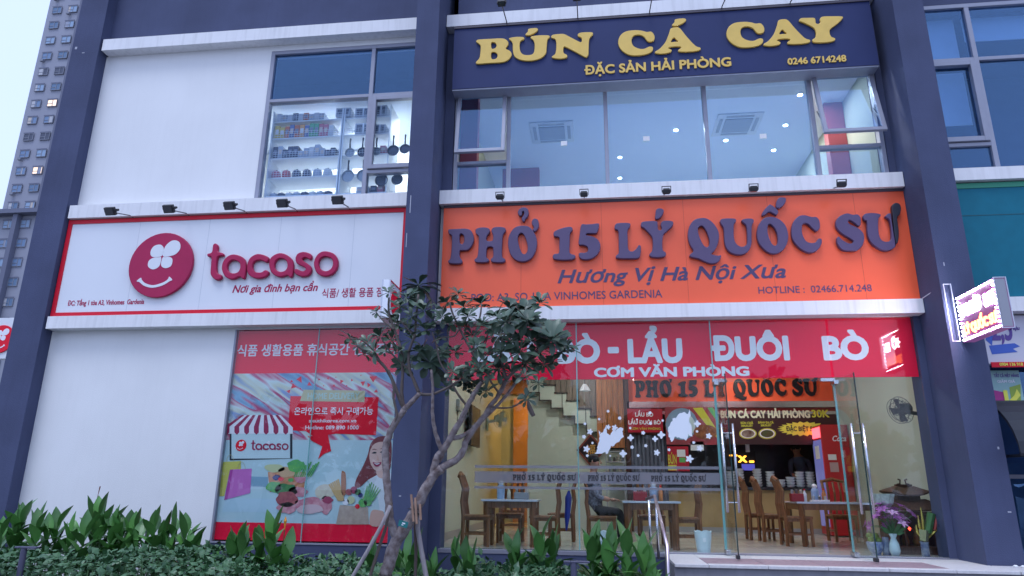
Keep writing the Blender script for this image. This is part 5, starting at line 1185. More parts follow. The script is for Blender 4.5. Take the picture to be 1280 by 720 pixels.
ptext('numeral_lettering', '2,5', (1241, 427), (1268, 424), 31, Yn - .006, .004, viol, bd2, offset=.03, shear=.15); ptext('unit_lettering', 'triệu', (1262, 413), (1275, 412), 5, Yn - .006, .004, viol, bd2, offset=.03, shear=.2)
plate('ribbon_print', [[(q.x, q.z) for q in (at(1236, 432, Yn), at(1268, 429, Yn), at(1275, 433, Yn), at(1266, 436, Yn), at(1272, 440, Yn), at(1240, 443, Yn))]], Yn - .003, .002, bluep, bd2, smooth=False)
plate('wedge_print', [[(q.x, q.z) for q in (at(1234, 405, Yn), at(1241, 420, Yn), at(1240, 432, Yn), at(1232, 425, Yn))]], Yn - .003, .002, bluep, bd2, smooth=False)
a_, b_ = at(1238, 453, Yn), at(1280, 459, Yn); bx('red_strip', a_.x, 8.5, Yn - .02, Yn - .003, b_.z, a_.z, redt, bd2); ptext('strip_lettering', '0904 136 918', (1250, 457.5), (1279, 457), 4, Yn - .024, .003, yl, bd2, offset=.02)
po = root('hanging_poster', (5.8, .0, 2.9), 'green and magenta promotion poster under the white promotion board', 'poster'); a_, b_ = at(1242, 463, .1), at(1275, 463, .1)
bx('panel', 5.0, b_.x, .13, .14, at(1260, 512, .13).z, at(1260, 463, .13).z, M('mint_print', (.32, .52, .50), .4), po)
ptext('heading_lettering', 'TẤT CẢ MẶT HÀNG', (1243, 472), (1274, 471), 4, .126, .002, viol, po, offset=.03); ptext('subheading_lettering', 'GIẢM GIÁ', (1247, 479), (1269, 478), 3.5, .126, .002, wh, po, offset=.03)
P3 = lambda *a: [[(at(u, v, .12).x, at(u, v, .12).z) for u, v in a]]
plate('magenta_print', P3((1240, 487), (1254, 490), (1262, 512), (1244, 512)), .126, .002, M('magenta_print', (.40, .03, .22), .5), po, smooth=False); ptext('numeral_lettering', '1', (1257, 505), (1262, 504), 17, .118, .002, yl, po, offset=.05)
plate('green_ray', P3((1262, 484), (1276, 480), (1277, 512), (1266, 508)), .126, .002, M('lime_print', (.30, .42, .06), .5), po, smooth=False); plate('yellow_ray', P3((1262, 500), (1268, 494), (1271, 486), (1276, 494), (1271, 500), (1275, 511), (1267, 506)), .120, .002, yl, po, smooth=False)
aw_ = root('round_awning', (6, -.1, 2.3), 'dark rounded awning over the right neighbour entrance', 'awning'); pts = []
for k in range(9): a = k / 8 * PI / 2; pts.append((-.05 - .9 * math.sin(a), 2.05 + .72 * math.cos(a)))
m_ = MB(); n = len(pts); vs = []
for x in (4.98, 6.3): vs += [(x, y, z) for y, z in pts] + [(x, y + .02, z - .03) for y, z in pts]
fs = []
for k in range(n - 1): fs += [(k, k + 1, 2 * n + k + 1, 2 * n + k), (n + k, 2 * n + n + k, 2 * n + n + k + 1, n + k + 1), (k, n + k, n + k + 1, k + 1), (2 * n + k, 2 * n + k + 1, 3 * n + k + 1, 3 * n + k)]
fs += [(0, 2 * n, 3 * n, n), (n - 1, 2 * n - 1, 4 * n - 1, 3 * n - 1)]
m_.add(vs, fs).build('canopy', M('awning_dark', (.018, .02, .028), .5), aw_)
for x in (5.1, 6.2): MB().tube([(x, .2, 2.05), (x, -.93, 2.03)], .02, 6).build('frame_rod', black, aw_)
nf = root('neighbour_shopfront', (7, .2, .8), 'dark glass shopfront with thin mullions on the right neighbour shop', 'shopfront')
for a, b in ((4.96, 5.9), (5.94, 7.4), (7.44, 9.5)): bx('glass_pane', a, b, .18, .19, .8, 3.9, gl_up, nf); bx('mullion', b, b + .04, .16, .2, .8, 3.9, black, nf)
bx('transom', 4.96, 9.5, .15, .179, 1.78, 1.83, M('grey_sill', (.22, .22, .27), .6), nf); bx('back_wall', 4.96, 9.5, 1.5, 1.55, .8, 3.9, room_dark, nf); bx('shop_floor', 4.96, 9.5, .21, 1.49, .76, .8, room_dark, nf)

# ================================================================== FAR TOWER
YF = 120.0
tw_ = root('apartment_tower', (-95, YF, 0), 'tall grey residential tower with rows of paired windows beyond the left pier', 'building')
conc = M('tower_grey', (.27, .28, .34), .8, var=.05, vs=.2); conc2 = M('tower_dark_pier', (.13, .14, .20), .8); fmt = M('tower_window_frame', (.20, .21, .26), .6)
tp = [M('tower_pane_' + str(i), c, .5, spec=.3) for i, c in enumerate(((.16, .24, .38), (.26, .36, .50), (.08, .09, .13), (.12, .19, .30)))]; litp = M('tower_lit_pane', (.8, .6, .45), .4, emit=(1, .72, .5), es=.9)
pl_, pr_ = at(66, 0, YF), at(105, 0, YF); XL, XR = at(42.5, 90, YF).x, at(85, 90, YF).x
zs0 = at(8, 266, YF).z
bx('upper_block', XL, XR, YF, YF + 18, zs0, 150, conc, tw_); bx('corner_pier', XR + .01, XR + 2.0, YF - .8, YF + 18, zs0, 150, conc2, tw_)
tcur = [M('tower_curtain_' + str(i), c, .8) for i, c in enumerate(((.45, .45, .48), (.30, .32, .40), (.50, .44, .40)))]
def twin(cx, cz, w_, h_, pm, Y=YF):
    f_ = MB(); x0, x1, z0, z1 = cx - w_ / 2, cx + w_ / 2, cz - h_ / 2, cz + h_ / 2
    frame_rect(f_, x0, x1, z0, z1, .13, Y - .02, Y + .2); f_.box(x0 + w_ * .52, x0 + w_ * .58, Y - .01, Y + .18, z0 + .13, z1 - .13); f_.box(x0 + .13, x0 + w_ * .52, Y - .01, Y + .18, cz - h_ * .12, cz - h_ * .05)
    o = f_.build('window', fmt, tw_); bx('pane', x0 + .13, x1 - .13, Y + .05, Y + .08, z0 + .13, z1 - .13, pm, o)
    if random.random() < .45: a_c = random.choice((0, .5)); bx('curtain', x0 + .14 + a_c * (w_ - .3), x0 + .14 + (a_c + random.uniform(.2, .48)) * (w_ - .3), Y + .02, Y + .045, z0 + .15, z1 - .14, random.choice(tcur), o)
    if random.random() < .12: bx('air_unit', x0 + .2, x0 + 1.0, Y - .55, Y - .03, z0 - .75, z0 - .2, fmt, o)
    bx('window_shadow_strip', x0 - .12, x1 + .05, Y - .06, Y - .021, z1 + .01, z1 + .22, conc2, o)  # solid dark strip painting a shadow line above the window
rows = [14, 33, 51, 71, 90, 109, 129, 150, 170, 191, 213, 234, 255]
random.seed(9)
ca, cb = at(55, 90, YF), at(75, 89, YF); dzr = (at(60, 33, YF).z - at(60, 213, YF).z) / 9
zt0 = at(60, 33, YF).z
for i in range(-3, 12):
    z = zt0 - i * dzr
    for j, x in enumerate((ca.x, cb.x)):
        m_ = litp if (i, j) in ((5, 1), (9, 1)) else tp[2] if i == 3 or (i == 7) else tp[random.choice((0, 1, 1, 3))]
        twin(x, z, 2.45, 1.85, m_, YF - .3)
# lower block
bx('podium_band', XL - 14, XR + 2, YF - 2.2, YF + 16, zs0 - 1.0, zs0, conc2, tw_); bx('lower_block', XL - 14, XR + 2, YF - .2, YF + 16, 0, zs0 - 1.01, conc, tw_)
for px in (22,):
    x = at(px, 270, YF - 1).x; bx('corner_pier', x - .55, x + .55, YF - 1.6, YF - .21, 0, zs0 - 1.02, conc2, tw_)
for i in range(8):
    z = zs0 - 3.0 - i * dzr * 1.04
    for j, px in enumerate((10, 32)):
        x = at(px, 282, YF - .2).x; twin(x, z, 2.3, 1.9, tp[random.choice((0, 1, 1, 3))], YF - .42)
x = at(-12, 282, YF).x
# distant shop board with the same round logo
pb = root('distant_logo_board', (-13.5, 6, 3.6), 'white board with red round clover logo beyond the left pier', 'signboard'); Yb = 6.0
a_, b_ = at(-30, 398, Yb), at(16, 448, Yb); bx('panel', a_.x, b_.x, Yb, Yb + .2, b_.z, a_.z, wboard, pb); c_ = at(2, 424, Yb); logo_disc(c_.x, c_.z, .37, Yb - .03, .02, pb, red2, wh)
bx('post', a_.x, a_.x + .2, Yb, Yb + .2, 0, b_.z, black, pb)
bsh = MB(); random.seed(31)
for k in range(700):
    c = Vector((random.uniform(-17, -12.3), random.uniform(5.2, 7), random.uniform(.1, 3.4))); q = Vector((random.gauss(0, 1), random.gauss(0, 1), random.gauss(0, 1))).normalized() * .09; e = q.orthogonal().normalized() * .05
    bsh.add([c - q, c + e, c + q, c - e], [(0, 1, 2, 3)])
tag(bsh.build('shrubbery', M('bush_leaves', (.03, .07, .03), .6)), 'dark shrubbery below the distant logo board', 'shrubs', kind='stuff')

# ================================================================== GOODS ON THE UPSTAIRS SHELVES (left window)
random.seed(12)
shw = M('shelf_white', (.70, .74, .80), .5); YG = .15
def X_(px, py=180, Y=YG): return at(px, py, Y).x
def Z_(py, px=400, Y=YG): return at(px, py, Y).z
rk = root('shop_rack', (-4.8, .7, 5.9), 'white wire display rack with seven shelves behind the left upstairs window', 'shelf', 'upstairs display racks')
rk2 = root('shop_rack', (-3.9, .7, 5.9), 'white wire display rack hung with pans beside the window mullion', 'shelf', 'upstairs display racks')
xa, xm, xb = -5.42, -4.17, -3.35
lev = [6.26, 6.60, 6.96, 7.34, 7.66]
for r_, x0, x1 in ((rk, xa, xm - .03), (rk2, xm + .03, xb)):
    for z in lev: bx('shelf_board', x0, x1, YG + .02, YG + .5, z - .02, z, shw, r_)
    for x in (x0 - .02, x1): bx('upright', x, x + .02, YG, YG + .5, 5.9, 7.85, shw, r_)
    m_ = MB()
    k = 0
    while x0 + k * .045 < x1: m_.box(x0 + k * .045, x0 + k * .045 + .005, YG + .50, YG + .506, 5.95, 7.8); k += 1
    for k in range(38): m_.box(x0, x1, YG + .507, YG + .512, 5.98 + k * .048, 5.985 + k * .048)
    o = m_.build('wire_grid', M('wire_white', (.6, .65, .72), .5), r_); o['kind'] = 'stuff'
    m_ = MB()
    for z in lev[1:]:
        for j in range(3): m_.box(x0, x1, YG - .004, YG, z + .02 + j * .04, z + .024 + j * .04)
        k = 0
        while x0 + k * .05 < x1: m_.box(x0 + k * .05, x0 + k * .05 + .004, YG + .001, YG + .004, z, z + .11); k += 1
    o = m_.build('wire_rail', M('wire_white', (.6, .65, .72), .5), r_); o['kind'] = 'stuff'
gcol = [(.55, .42, .10), (.50, .14, .06), (.10, .14, .32), (.60, .30, .10), (.10, .36, .20), (.45, .14, .20), (.5, .53, .58), (.06, .07, .12), (.35, .40, .5), (.5, .08, .10)]
cn = ['mustard', 'rust red', 'navy', 'orange', 'green', 'raspberry', 'pale grey', 'black', 'grey blue', 'bright red']
ORD = ['first', 'second', 'third', 'fourth', 'fifth', 'sixth', 'seventh', 'eighth', 'ninth', 'tenth', 'eleventh', 'twelfth']
def parcel(x, z, w_, h_, ci, where):
    t = root('packet', (x, YG + .05, z), '%s packet upstairs on the %s' % (cn[ci], where), 'packet', 'packets on the upstairs racks')
    bx('carton', x, x + w_, YG + .02, YG + .26, z, z + h_, M('packet_' + str(ci), gcol[ci], .5), t)
    bx('printed_label', x + w_ * .15, x + w_ * .85, YG + .017, YG + .0195, z + h_ * .3, z + h_ * .7, M('label_' + str(ci % 3), ((.6, .6, .62), (.2, .22, .3), (.55, .45, .4))[ci % 3], .5), t)
x = xa + .03; i = 0
seq = [0, 0, 1, 2, 1, 3, 2, 4, 4, 5, 5, 6]
for ci in seq:
    w_ = random.uniform(.075, .09); parcel(x, 7.345, w_, random.uniform(.19, .25), ci, 'tall packet shelf, ' + ORD[i] + ' from the left'); x += w_ + .008; i += 1
x = xa + .04
for i in range(12): w_ = random.uniform(.078, .092); parcel(x, 6.965, w_, random.uniform(.10, .22), random.choice((6, 7, 8, 8)), 'middle shelf, ' + ORD[i] + ' from the left'); x += w_ + .008
x = xa + .04
for i in range(9): w_ = random.uniform(.085, .10); parcel(x, 7.665, w_, random.uniform(.08, .16), (6, 8, 6, 7, 6, 1, 8, 6, 8)[i], 'rack top, ' + ORD[i] + ' from the left'); x += w_ + .008
x = xm + .32
for z_, s_ in ((6.265, 'foot'), (6.965, 'pan level')):
    for i in range(4): parcel(x + i * .12, z_, .10, random.uniform(.08, .14), (8, 6, 7, 5)[i], 'right rack ' + s_ + ', ' + ORD[i] + ' from the left')
for z, n_, s_ in ((6.605, 6, 'fourth shelf'), (6.265, 8, 'lowest shelf')):
    for i in range(n_):
        x = xa + .08 + i * (xm - xa - .15) / n_; ci = (5, 9, 7, 7, 8, 6)[i % 6] if z > 6.5 else (8, 7, 6)[i % 3]
        t = root('bowl', (x, YG + .15, z), '%s pot on the upstairs %s, %s from the left' % (cn[ci], s_, ORD[i]), 'bowl', 'pots on the ' + s_ + ' upstairs')
        MB().lathe((x, YG + .15, z), [(.045, 0), (.075, .03), (.08, .11), (.06, .16)] if z > 6.5 else [(.04, 0), (.065, .04), (.068, .08)], 12).build('bowl_body', M('packet_' + str(ci), gcol[ci], .5), t, smooth=True)
        MB().lathe((x, YG + .15, z + (.161 if z > 6.5 else .081)), [(.05, 0), (.015, .015), (.012, .03)], 10).build('lid', M('packet_' + str(7), gcol[7], .5), t)
for x0, w_, h_, z, s_ in ((-4.32, .26, .17, 7.69, 'tilted on top of the left rack'), (-3.98, .30, .17, 7.67, 'on top of the right rack'), (-3.62, .2, .2, 7.67, 'at the mullion on the right rack'), (-3.96, .3, .2, 7.345, 'upper level of the right rack'), (-3.62, .2, .16, 7.345, 'upper level, right end')):
    t = root('appliance_box', (x0, YG + .1, z), 'pale grey appliance carton ' + s_, 'box', 'appliance cartons upstairs'); bx('carton', x0, x0 + w_, YG + .02, YG + .35, z, z + h_, M('carton_grey', (.42, .46, .54), .6), t, bevel=.004); bx('printed_panel', x0 + .03, x0 + w_ - .03, YG + .016, YG + .0195, z + .04, z + h_ - .03, M('carton_print', (.12, .14, .2), .6), t); bx('tape_strip', x0 + w_ / 2 - .015, x0 + w_ / 2 + .015, YG + .015, YG + .0155, z, z + h_, shw, t)
pan_m = [M('pan_dark', (.05, .05, .07), .3, metal=.6), M('pan_steel', (.30, .33, .37), .45, metal=.3)]
def pan(x, z, r_, m_, lab, y=YG - .02):
    t = root('frying_pan', (x, y, z), lab, 'pan', 'hanging pans upstairs'); MB().lathe((x, y, z), [(r_ * .8, -.03), (r_, .0), (r_ * .96, .0), (r_ * .78, -.024)], 20, 'Y').build('pan_bowl', m_, t)
    MB().tube([(x, y - .0, z + r_), (x, y - .01, z + r_ + .09), (x, y, z + r_ + .17)], [.014, .012, .016], 6).build('handle', pan_m[0], t)
for x, z, r_, k, s_ in ((-4.0, 6.98 - .0, .085, 1, 'upper row, first'), (-3.78, 6.98, .09, 0, 'upper row, second'), (-3.54, 6.98, .075, 1, 'upper row, third'), (-4.0, 6.55, .11, 1, 'lower row, first'), (-3.74, 6.55, .11, 1, 'lower row, second'),
                        (-3.25, 6.98, .10, 0, 'behind the casement'), (-3.05, 7.0, .09, 0, 'behind the casement, right'), (-3.42, 6.45, .11, 0, 'lower row, fourth'), (-3.15, 6.45, .10, 0, 'lower row, fifth')): pan(x, z, r_, pan_m[k], 'round pan hanging by its handle, ' + s_)
for x in (-4.9, -3.9, -3.2): downlight(x, 1.2, 7.95, 'ceiling lamp over the goods upstairs, ' + {-4.9: 'left', -3.9: 'middle', -3.2: 'beside the pier'}[x], 'upstairs store lamps', 6, (1, 1, 1), em_c, lamp=False, r=.05)
bx_ = bx('store_ladder_rack', -3.0, -2.98, .5, .9, 5.9, 7.7, shw); tag(bx_, 'end panel of a white rack behind the small casement', 'shelf')

# ================================================================== PEOPLE
def skin_body(name, joints, edges, parent, zones, root_i=0, sub=2):
    """one continuous skinned surface from joints [(pos, radius)]; zones(face centre) -> material"""
    me = D2.meshes.new(name); me.from_pydata([j[0] for j in joints], edges, []); o = D2.objects.new(name, me); COL.objects.link(o)
    md = o.modifiers.new('s', 'SKIN'); md.use_smooth_shade = True
    for i, j in enumerate(joints):
        v = me.skin_vertices[0].data[i]; v.radius = j[1] if isinstance(j[1], tuple) else (j[1], j[1]); v.use_root = (i == root_i)
    s2 = o.modifiers.new('u', 'SUBSURF'); s2.levels = sub; s2.render_levels = sub
    bpy.context.view_layer.update(); m2 = D2.meshes.new_from_object(o.evaluated_get(bpy.context.evaluated_depsgraph_get()))
    D2.objects.remove(o); D2.meshes.remove(me)
    ms = zones[0]
    for m_ in ms: m2.materials.append(m_)
    for p_ in m2.polygons: p_.material_index = zones[1](p_.center); p_.use_smooth = True
    shift_mesh(m2, ORG[parent.name]); return link(name, m2, None, parent)
skin_m = M('skin', (.45, .24, .16), .5); hair_m = M('black_hair', (.015, .012, .012), .6)
def face_parts(c, fwd, parent, r=.095):
    """head features around centre c looking along fwd (horizontal)"""
    f_ = Vector(fwd).normalized(); s_ = Vector((-f_.y, f_.x, 0))
    for k in (-1, 1):
        e = c + f_ * r * .88 + s_ * k * .032 + Vector((0, 0, .012)); MB().lathe(e, [(.001, -.007), (.010, 0), (.001, .007)], 8).build('eye', hair_m, parent)
        ear = c + s_ * k * r * .86 - f_ * .0; MB().tube([ear + Vector((0, 0, .03)), ear + s_ * k * .012, ear - Vector((0, 0, .03))], [.008, .013, .008], 6).build('ear', skin_m, parent)
    MB().tube([c + f_ * r * .9 + Vector((0, 0, .01)), c + f_ * (r + .02) - Vector((0, 0, .025)), c + f_ * r * .9 - Vector((0, 0, .032))], [.006, .013, .008], 6).build('nose', skin_m, parent)
    MB().tube([c + f_ * r * .86 + s_ * .022 - Vector((0, 0, .055)), c + f_ * r * .93 - Vector((0, 0, .055)), c + f_ * r * .86 - s_ * .022 - Vector((0, 0, .055))], .005, 6).build('mouth', M('lips', (.35, .12, .10), .5), parent)
def fingers(wr, d, side, parent):
    d = Vector(d).normalized(); s_ = Vector(side).normalized(); dn = d.cross(s_)
    j = [(wr, .02), (wr + d * .045, .024), (wr + d * .085, .022)]; e = [(0, 1), (1, 2)]
    for k, l in zip((-1.5, -.5, .5, 1.5), (.055, .07, .075, .06)):
        a = len(j); b0 = wr + d * .08 + s_ * k * .018; j += [(b0, .008), (b0 + d * l * .6, .0075), (b0 + d * l * .85 - dn * .022, .0065)]; e += [(2, a), (a, a + 1), (a + 1, a + 2)]
    a = len(j); j += [(wr + d * .04 - s_ * .03, .009), (wr + d * .07 - s_ * .055, .008)]; e += [(1, a), (a, a + 1)]
    skin_body('hand', j, e, parent, ([skin_m], lambda c: 0), sub=1)
# seated person beside the middle table, facing right
hx = at(741, 577, 1.05); px_, py_ = hx.x - .02, 1.05
pr_ = root('person', (px_, py_, .78), 'person seated behind the glass in a dark patterned shirt and black trousers facing right', 'person')
sh_m = M('patterned_shirt', (.035, .04, .07), .7, col2=(.30, .32, .40), vs=28); tr_m = M('black_trousers', (.015, .015, .02), .7)
hp = Vector((px_, py_, 1.27)); ch_ = Vector((px_ + .02, py_, 1.62)); nk = Vector((px_ + .02, py_, 1.82)); hd_ = Vector((px_ + .05, py_, hx.z - .02))
J = [(hp, .13), (hp.lerp(ch_, .5), (.12, .14)), (ch_, (.12, .155)), (nk - Vector((0, 0, .04)), .075), (nk + Vector((0, 0, .02)), .05), (hd_ - Vector((0, 0, .03)), .075), (hd_ + Vector((.005, 0, .05)), .085)]
Eg = [(0, 1), (1, 2), (2, 3), (3, 4), (4, 5), (5, 6)]
for s_ in (-1, 1):
    a = len(J); J += [(Vector((px_ + .02, py_ + s_ * .17, 1.72)), .06), (Vector((px_ + .07, py_ + s_ * .22, 1.48)), .045), (Vector((px_ + .27, py_ + s_ * .15, 1.44)), .034)]; Eg += [(3, a), (a, a + 1), (a + 1, a + 2)]
    a = len(J); J += [(Vector((px_ + .12, py_ + s_ * .09, 1.27)), .085), (Vector((px_ + .42, py_ + s_ * .10, 1.27)), .065), (Vector((px_ + .40, py_ + s_ * .10, .90)), .045), (Vector((px_ + .46, py_ + s_ * .10, .82)), .04), (Vector((px_ + .54, py_ + s_ * .10, .81)), .03)]; Eg += [(0, a), (a, a + 1), (a + 1, a + 2), (a + 2, a + 3), (a + 3, a + 4)]
def zn(c):
    if c.z > nk.z - .01: return 0
    if c.z < 1.36 and (c.x > px_ + .04 or c.z < 1.30): return 2
    if c.x > px_ + .17 and c.z > 1.38: return 0
    return 1
skin_body('body', J, Eg, pr_, ([skin_m, sh_m, tr_m], zn))
for s_ in (-1, 1): fingers(Vector((px_ + .27, py_ + s_ * .15, 1.44)), (1, -s_ * .1, .0), (0, 1, 0), pr_)
face_parts(hd_ + Vector((.0, 0, .02)), (1, -.45, 0), pr_)
MB().lathe(hd_ + Vector((-.022, 0, .03)), [(.075, -.02), (.088, .01), (.088, .04), (.078, .075), (.05, .098), (.01, .108)], 16).build('hair', hair_m, pr_, smooth=True)
# worker in the kitchen
wx = at(1000, 575, 6.1); wp = root('person', (wx.x, 6.1, .78), 'kitchen worker in a grey blue shirt bending over the counter beside the red fridge', 'person')
X0, Y0_ = wx.x, 6.1; J = [(Vector((X0 + .1, Y0_ + .1, 1.70)), .13), (Vector((X0 + .04, Y0_, 1.95)), (.13, .13)), (Vector((X0 - .03, Y0_ - .1, 2.15)), (.15, .12)), (Vector((X0 - .07, Y0_ - .15, 2.27)), .07), (Vector((X0 - .09, Y0_ - .18, 2.33)), .05), (Vector((X0 - .11, Y0_ - .2, 2.40)), .075), (Vector((X0 - .12, Y0_ - .2, 2.48)), .085)]
Eg = [(0, 1), (1, 2), (2, 3), (3, 4), (4, 5), (5, 6)]
for s_ in (-1, 1):
    a = len(J); J += [(Vector((X0 - .05 + s_ * .19, Y0_ - .12, 2.2)), .06), (Vector((X0 - .06 + s_ * .22, Y0_ - .25, 1.96)), .045), (Vector((X0 - .1 + s_ * .12, Y0_ - .5, 1.85)), .034)]; Eg += [(3, a), (a, a + 1), (a + 1, a + 2)]
    a = len(J); J += [(Vector((X0 + .1 + s_ * .1, Y0_ + .1, 1.58)), .09), (Vector((X0 + .1 + s_ * .1, Y0_ + .08, 1.2)), .065), (Vector((X0 + .1 + s_ * .1, Y0_ + .1, .86)), .045), (Vector((X0 + .1 + s_ * .1, Y0_ - .02, .82)), .04)]; Eg += [(0, a), (a, a + 1), (a + 1, a + 2), (a + 2, a + 3)]
shirt2 = M('grey_blue_shirt', (.14, .19, .28), .7)
skin_body('body', J, Eg, wp, ([skin_m, shirt2, tr_m], lambda c: 0 if c.z > 2.30 or c.y < Y0_ - .36 else (2 if c.z < 1.66 else 1)))
for s_ in (-1, 1): fingers(Vector((X0 - .1 + s_ * .12, Y0_ - .5, 1.85)), (0, -1, -.3), (1, 0, 0), wp)
face_parts(Vector((X0 - .12, Y0_ - .2, 2.46)), (-.3, -1, 0), wp); MB().lathe(Vector((X0 - .12, Y0_ - .19, 2.45)), [(.08, .0), (.10, .04), (.09, .09), (.05, .12), (.01, .13)], 14).build('hair', hair_m, wp, smooth=True)

# ================================================================== TREE IN FRONT OF THE PIER
tree = root('frangipani_tree', tuple(at(484, 720, -2.6).xy) + (0.1,), 'small bare branched tree with dark rosettes of leaves in front of the middle pier', 'tree')
bark = M('lichen_bark', (.11, .075, .07), .9, var=.35, vs=16, bump=1.0, bs=40, col2=(.30, .26, .26)); bark2 = M('young_bark', (.12, .095, .085), .8, var=.2, vs=12, bump=.4, bs=50)
def limb(pts, r0, r1, Y0=-2.6, Y1=None, mat=bark, name='branch'):
    Y1 = Y0 if Y1 is None else Y1; n = len(pts); P = []
    for i, (x, y) in enumerate(pts): P.append(at(x, y, Y0 + (Y1 - Y0) * i / (n - 1)))
    Q = []
    for i in range(n - 1):        # Catmull-Rom
        p0, p1, p2, p3 = P[max(i - 1, 0)], P[i], P[i + 1], P[min(i + 2, n - 1)]
        for k in range(4):
            t = k / 4; Q.append(.5 * (2 * p1 + (p2 - p0) * t + (2 * p0 - 5 * p1 + 4 * p2 - p3) * t * t + (3 * p1 - p0 - 3 * p2 + p3) * t ** 3) + Vector((random.uniform(-1, 1), 0, random.uniform(-1, 1))) * r0 * .10)
    Q.append(P[-1]); m = len(Q); R = [(r0 + (r1 - r0) * i / (m - 1)) * random.uniform(.93, 1.08) for i in range(m)]
    return MB().tube(Q, R, 9).build(name, mat, tree, smooth=True)
random.seed(8)
p = at(482, 720, -2.6)
base = [Vector((p.x - .05, -2.6, .1)), Vector((p.x - .02, -2.6, .4)), p]
MB().tube(base, [.09, .075, .068], 10).build('trunk', bark, tree, smooth=True)
limb([(482, 720), (487, 700), (496, 676), (507, 660), (514, 647), (522, 631), (533, 610), (541.5, 595), (552, 585)], .068, .05, name='trunk')
limb([(496, 673), (489, 655), (486.5, 643), (485, 616), (482.6, 592), (482, 561), (486, 545), (491, 533), (505, 512)], .044, .034, -2.6, -2.7)
limb([(505, 512), (514, 503), (524, 492)], .03, .024, -2.7, -2.75)
limb([(491, 533), (496, 520), (492, 498), (492, 484), (486, 462)], .016, .011, -2.7, -2.8, bark2)
limb([(550, 586), (563, 579), (573, 572), (580, 561), (583, 550), (595, 533), (604, 522), (613, 508), (624, 492), (633, 474)], .042, .022, -2.6, -2.5)
limb([(541, 597), (545, 575), (556, 560), (565, 543), (576, 524), (584, 508), (594, 490), (602, 478)], .042, .022, -2.6, -2.75)
limb([(548, 577), (553, 566), (548, 553), (543, 535), (540.6, 515), (541, 487), (539, 462)], .028, .013, -2.6, -2.85)
limb([(562, 548), (575, 546), (589, 538), (606, 522), (628, 500), (645, 478), (655, 460)], .028, .014, -2.65, -2.3)
TW = [([(505, 512), (498, 495), (488, 470), (475, 452), (458, 440), (446, 432)], .022, -2.9), ([(505, 512), (502, 490), (503, 470), (502, 441), (493, 412), (486, 392), (486, 372)], .02, -2.6), ([(524, 492), (517, 475), (512, 462), (511, 440), (518, 420), (520, 398), (523, 368)], .02, -2.7),
 ([(524, 492), (540, 493), (560, 484), (575, 475)], .018, -3.0), ([(493, 412), (480, 402), (470, 390)], .012, -2.6), ([(475, 452), (468, 440), (452, 425), (437, 424)], .012, -3.0), ([(512, 462), (500, 452), (488, 440), (476, 422)], .012, -2.8), ([(602, 478), (596, 455), (590, 440), (582, 425), (574, 410), (566, 392), (562, 378)], .017, -2.8),
 ([(602, 478), (600, 460), (592, 441), (595, 416), (600, 395), (602, 380)], .016, -2.5), ([(633, 474), (628, 455), (626, 432), (634, 410), (641, 392)], .018, -2.4), ([(633, 474), (645, 462), (658, 450), (672, 440), (690, 430), (702, 428)], .018, -2.6), ([(655, 460), (662, 445), (672, 436), (684, 424)], .014, -2.2),
 ([(613, 508), (626, 510), (640, 509), (652, 502), (658, 497)], .012, -2.6), ([(584, 508), (572, 492), (560, 470), (550, 452), (545, 430), (540, 415)], .013, -2.9), ([(624, 492), (612, 474), (606, 455), (604, 440), (610, 420)], .012, -2.6), ([(590, 440), (604, 428), (615, 410), (622, 398)], .011, -2.5), ([(626, 432), (640, 425), (655, 412), (660, 398)], .013, -2.3),
 ([(574, 410), (568, 420), (553, 422), (540, 428)], .01, -2.9), ([(634, 410), (648, 400), (668, 388), (674, 380)], .012, -2.2), ([(518, 420), (508, 410), (500, 400)], .01, -2.7), ([(645, 478), (660, 470), (675, 462), (690, 455)], .012, -2.3)]
for pts, r_, y_ in TW: limb(pts, r_, r_ * .55, -2.65, y_, bark2, 'twig')
def leaf_mesh(L, W, bend, name):
    vs = [(0, 0, 0)]; n = 5; fs = []
    prof = (.16, .42, .78, 1.0, .70)
    for i in range(n):
        t = (i + 1) / (n + .6); w_ = W * prof[i]; z = -bend * t * t * L; vs += [(t * L, -w_, z + w_ * .28), (t * L, 0, z), (t * L, w_, z + w_ * .28)]
    vs.append((L, 0, -bend * L)); fs += [(0, 1, 2), (0, 2, 3)]
    for i in range(n - 1):
        a = 1 + i * 3; b = a + 3; fs += [(a, b, b + 1, a + 1), (a + 1, b + 1, b + 2, a + 2)]
    a = 1 + (n - 1) * 3; e = len(vs) - 1; fs += [(a, e, a + 1), (a + 1, e, a + 2)]
    me = D2.meshes.new(name); me.from_pydata(vs, [], fs); me.materials.append(leaf_m)
    for q in me.polygons: q.use_smooth = True
    return me
def leafmat(name, c1, c2, r=.42):
    m = M(name, c1, r, col2=c2, vs=5, coat=.15); p = m.node_tree.nodes['Principled BSDF']
    oi = m.node_tree.nodes.new('ShaderNodeObjectInfo'); hs_ = m.node_tree.nodes.new('ShaderNodeHueSaturation'); mr = m.node_tree.nodes.new('ShaderNodeMapRange'); mr.inputs[3].default_value = .65; mr.inputs[4].default_value = 1.35
    lk = m.node_tree.links; src = p.inputs['Base Color'].links[0].from_socket; lk.new(oi.outputs['Random'], mr.inputs[0]); lk.new(mr.outputs[0], hs_.inputs['Value']); lk.new(src, hs_.inputs['Color']); lk.new(hs_.outputs[0], p.inputs['Base Color'])
    return m
leaf_m = leafmat('frangipani_leaf', (.034, .066, .042), (.066, .108, .066), .45)
LM = [leaf_mesh(.20, .040, b, 'leaf') for b in (.05, .25, .5)] + [leaf_mesh(.16, .042, b, 'leaf') for b in (.1, .4)]
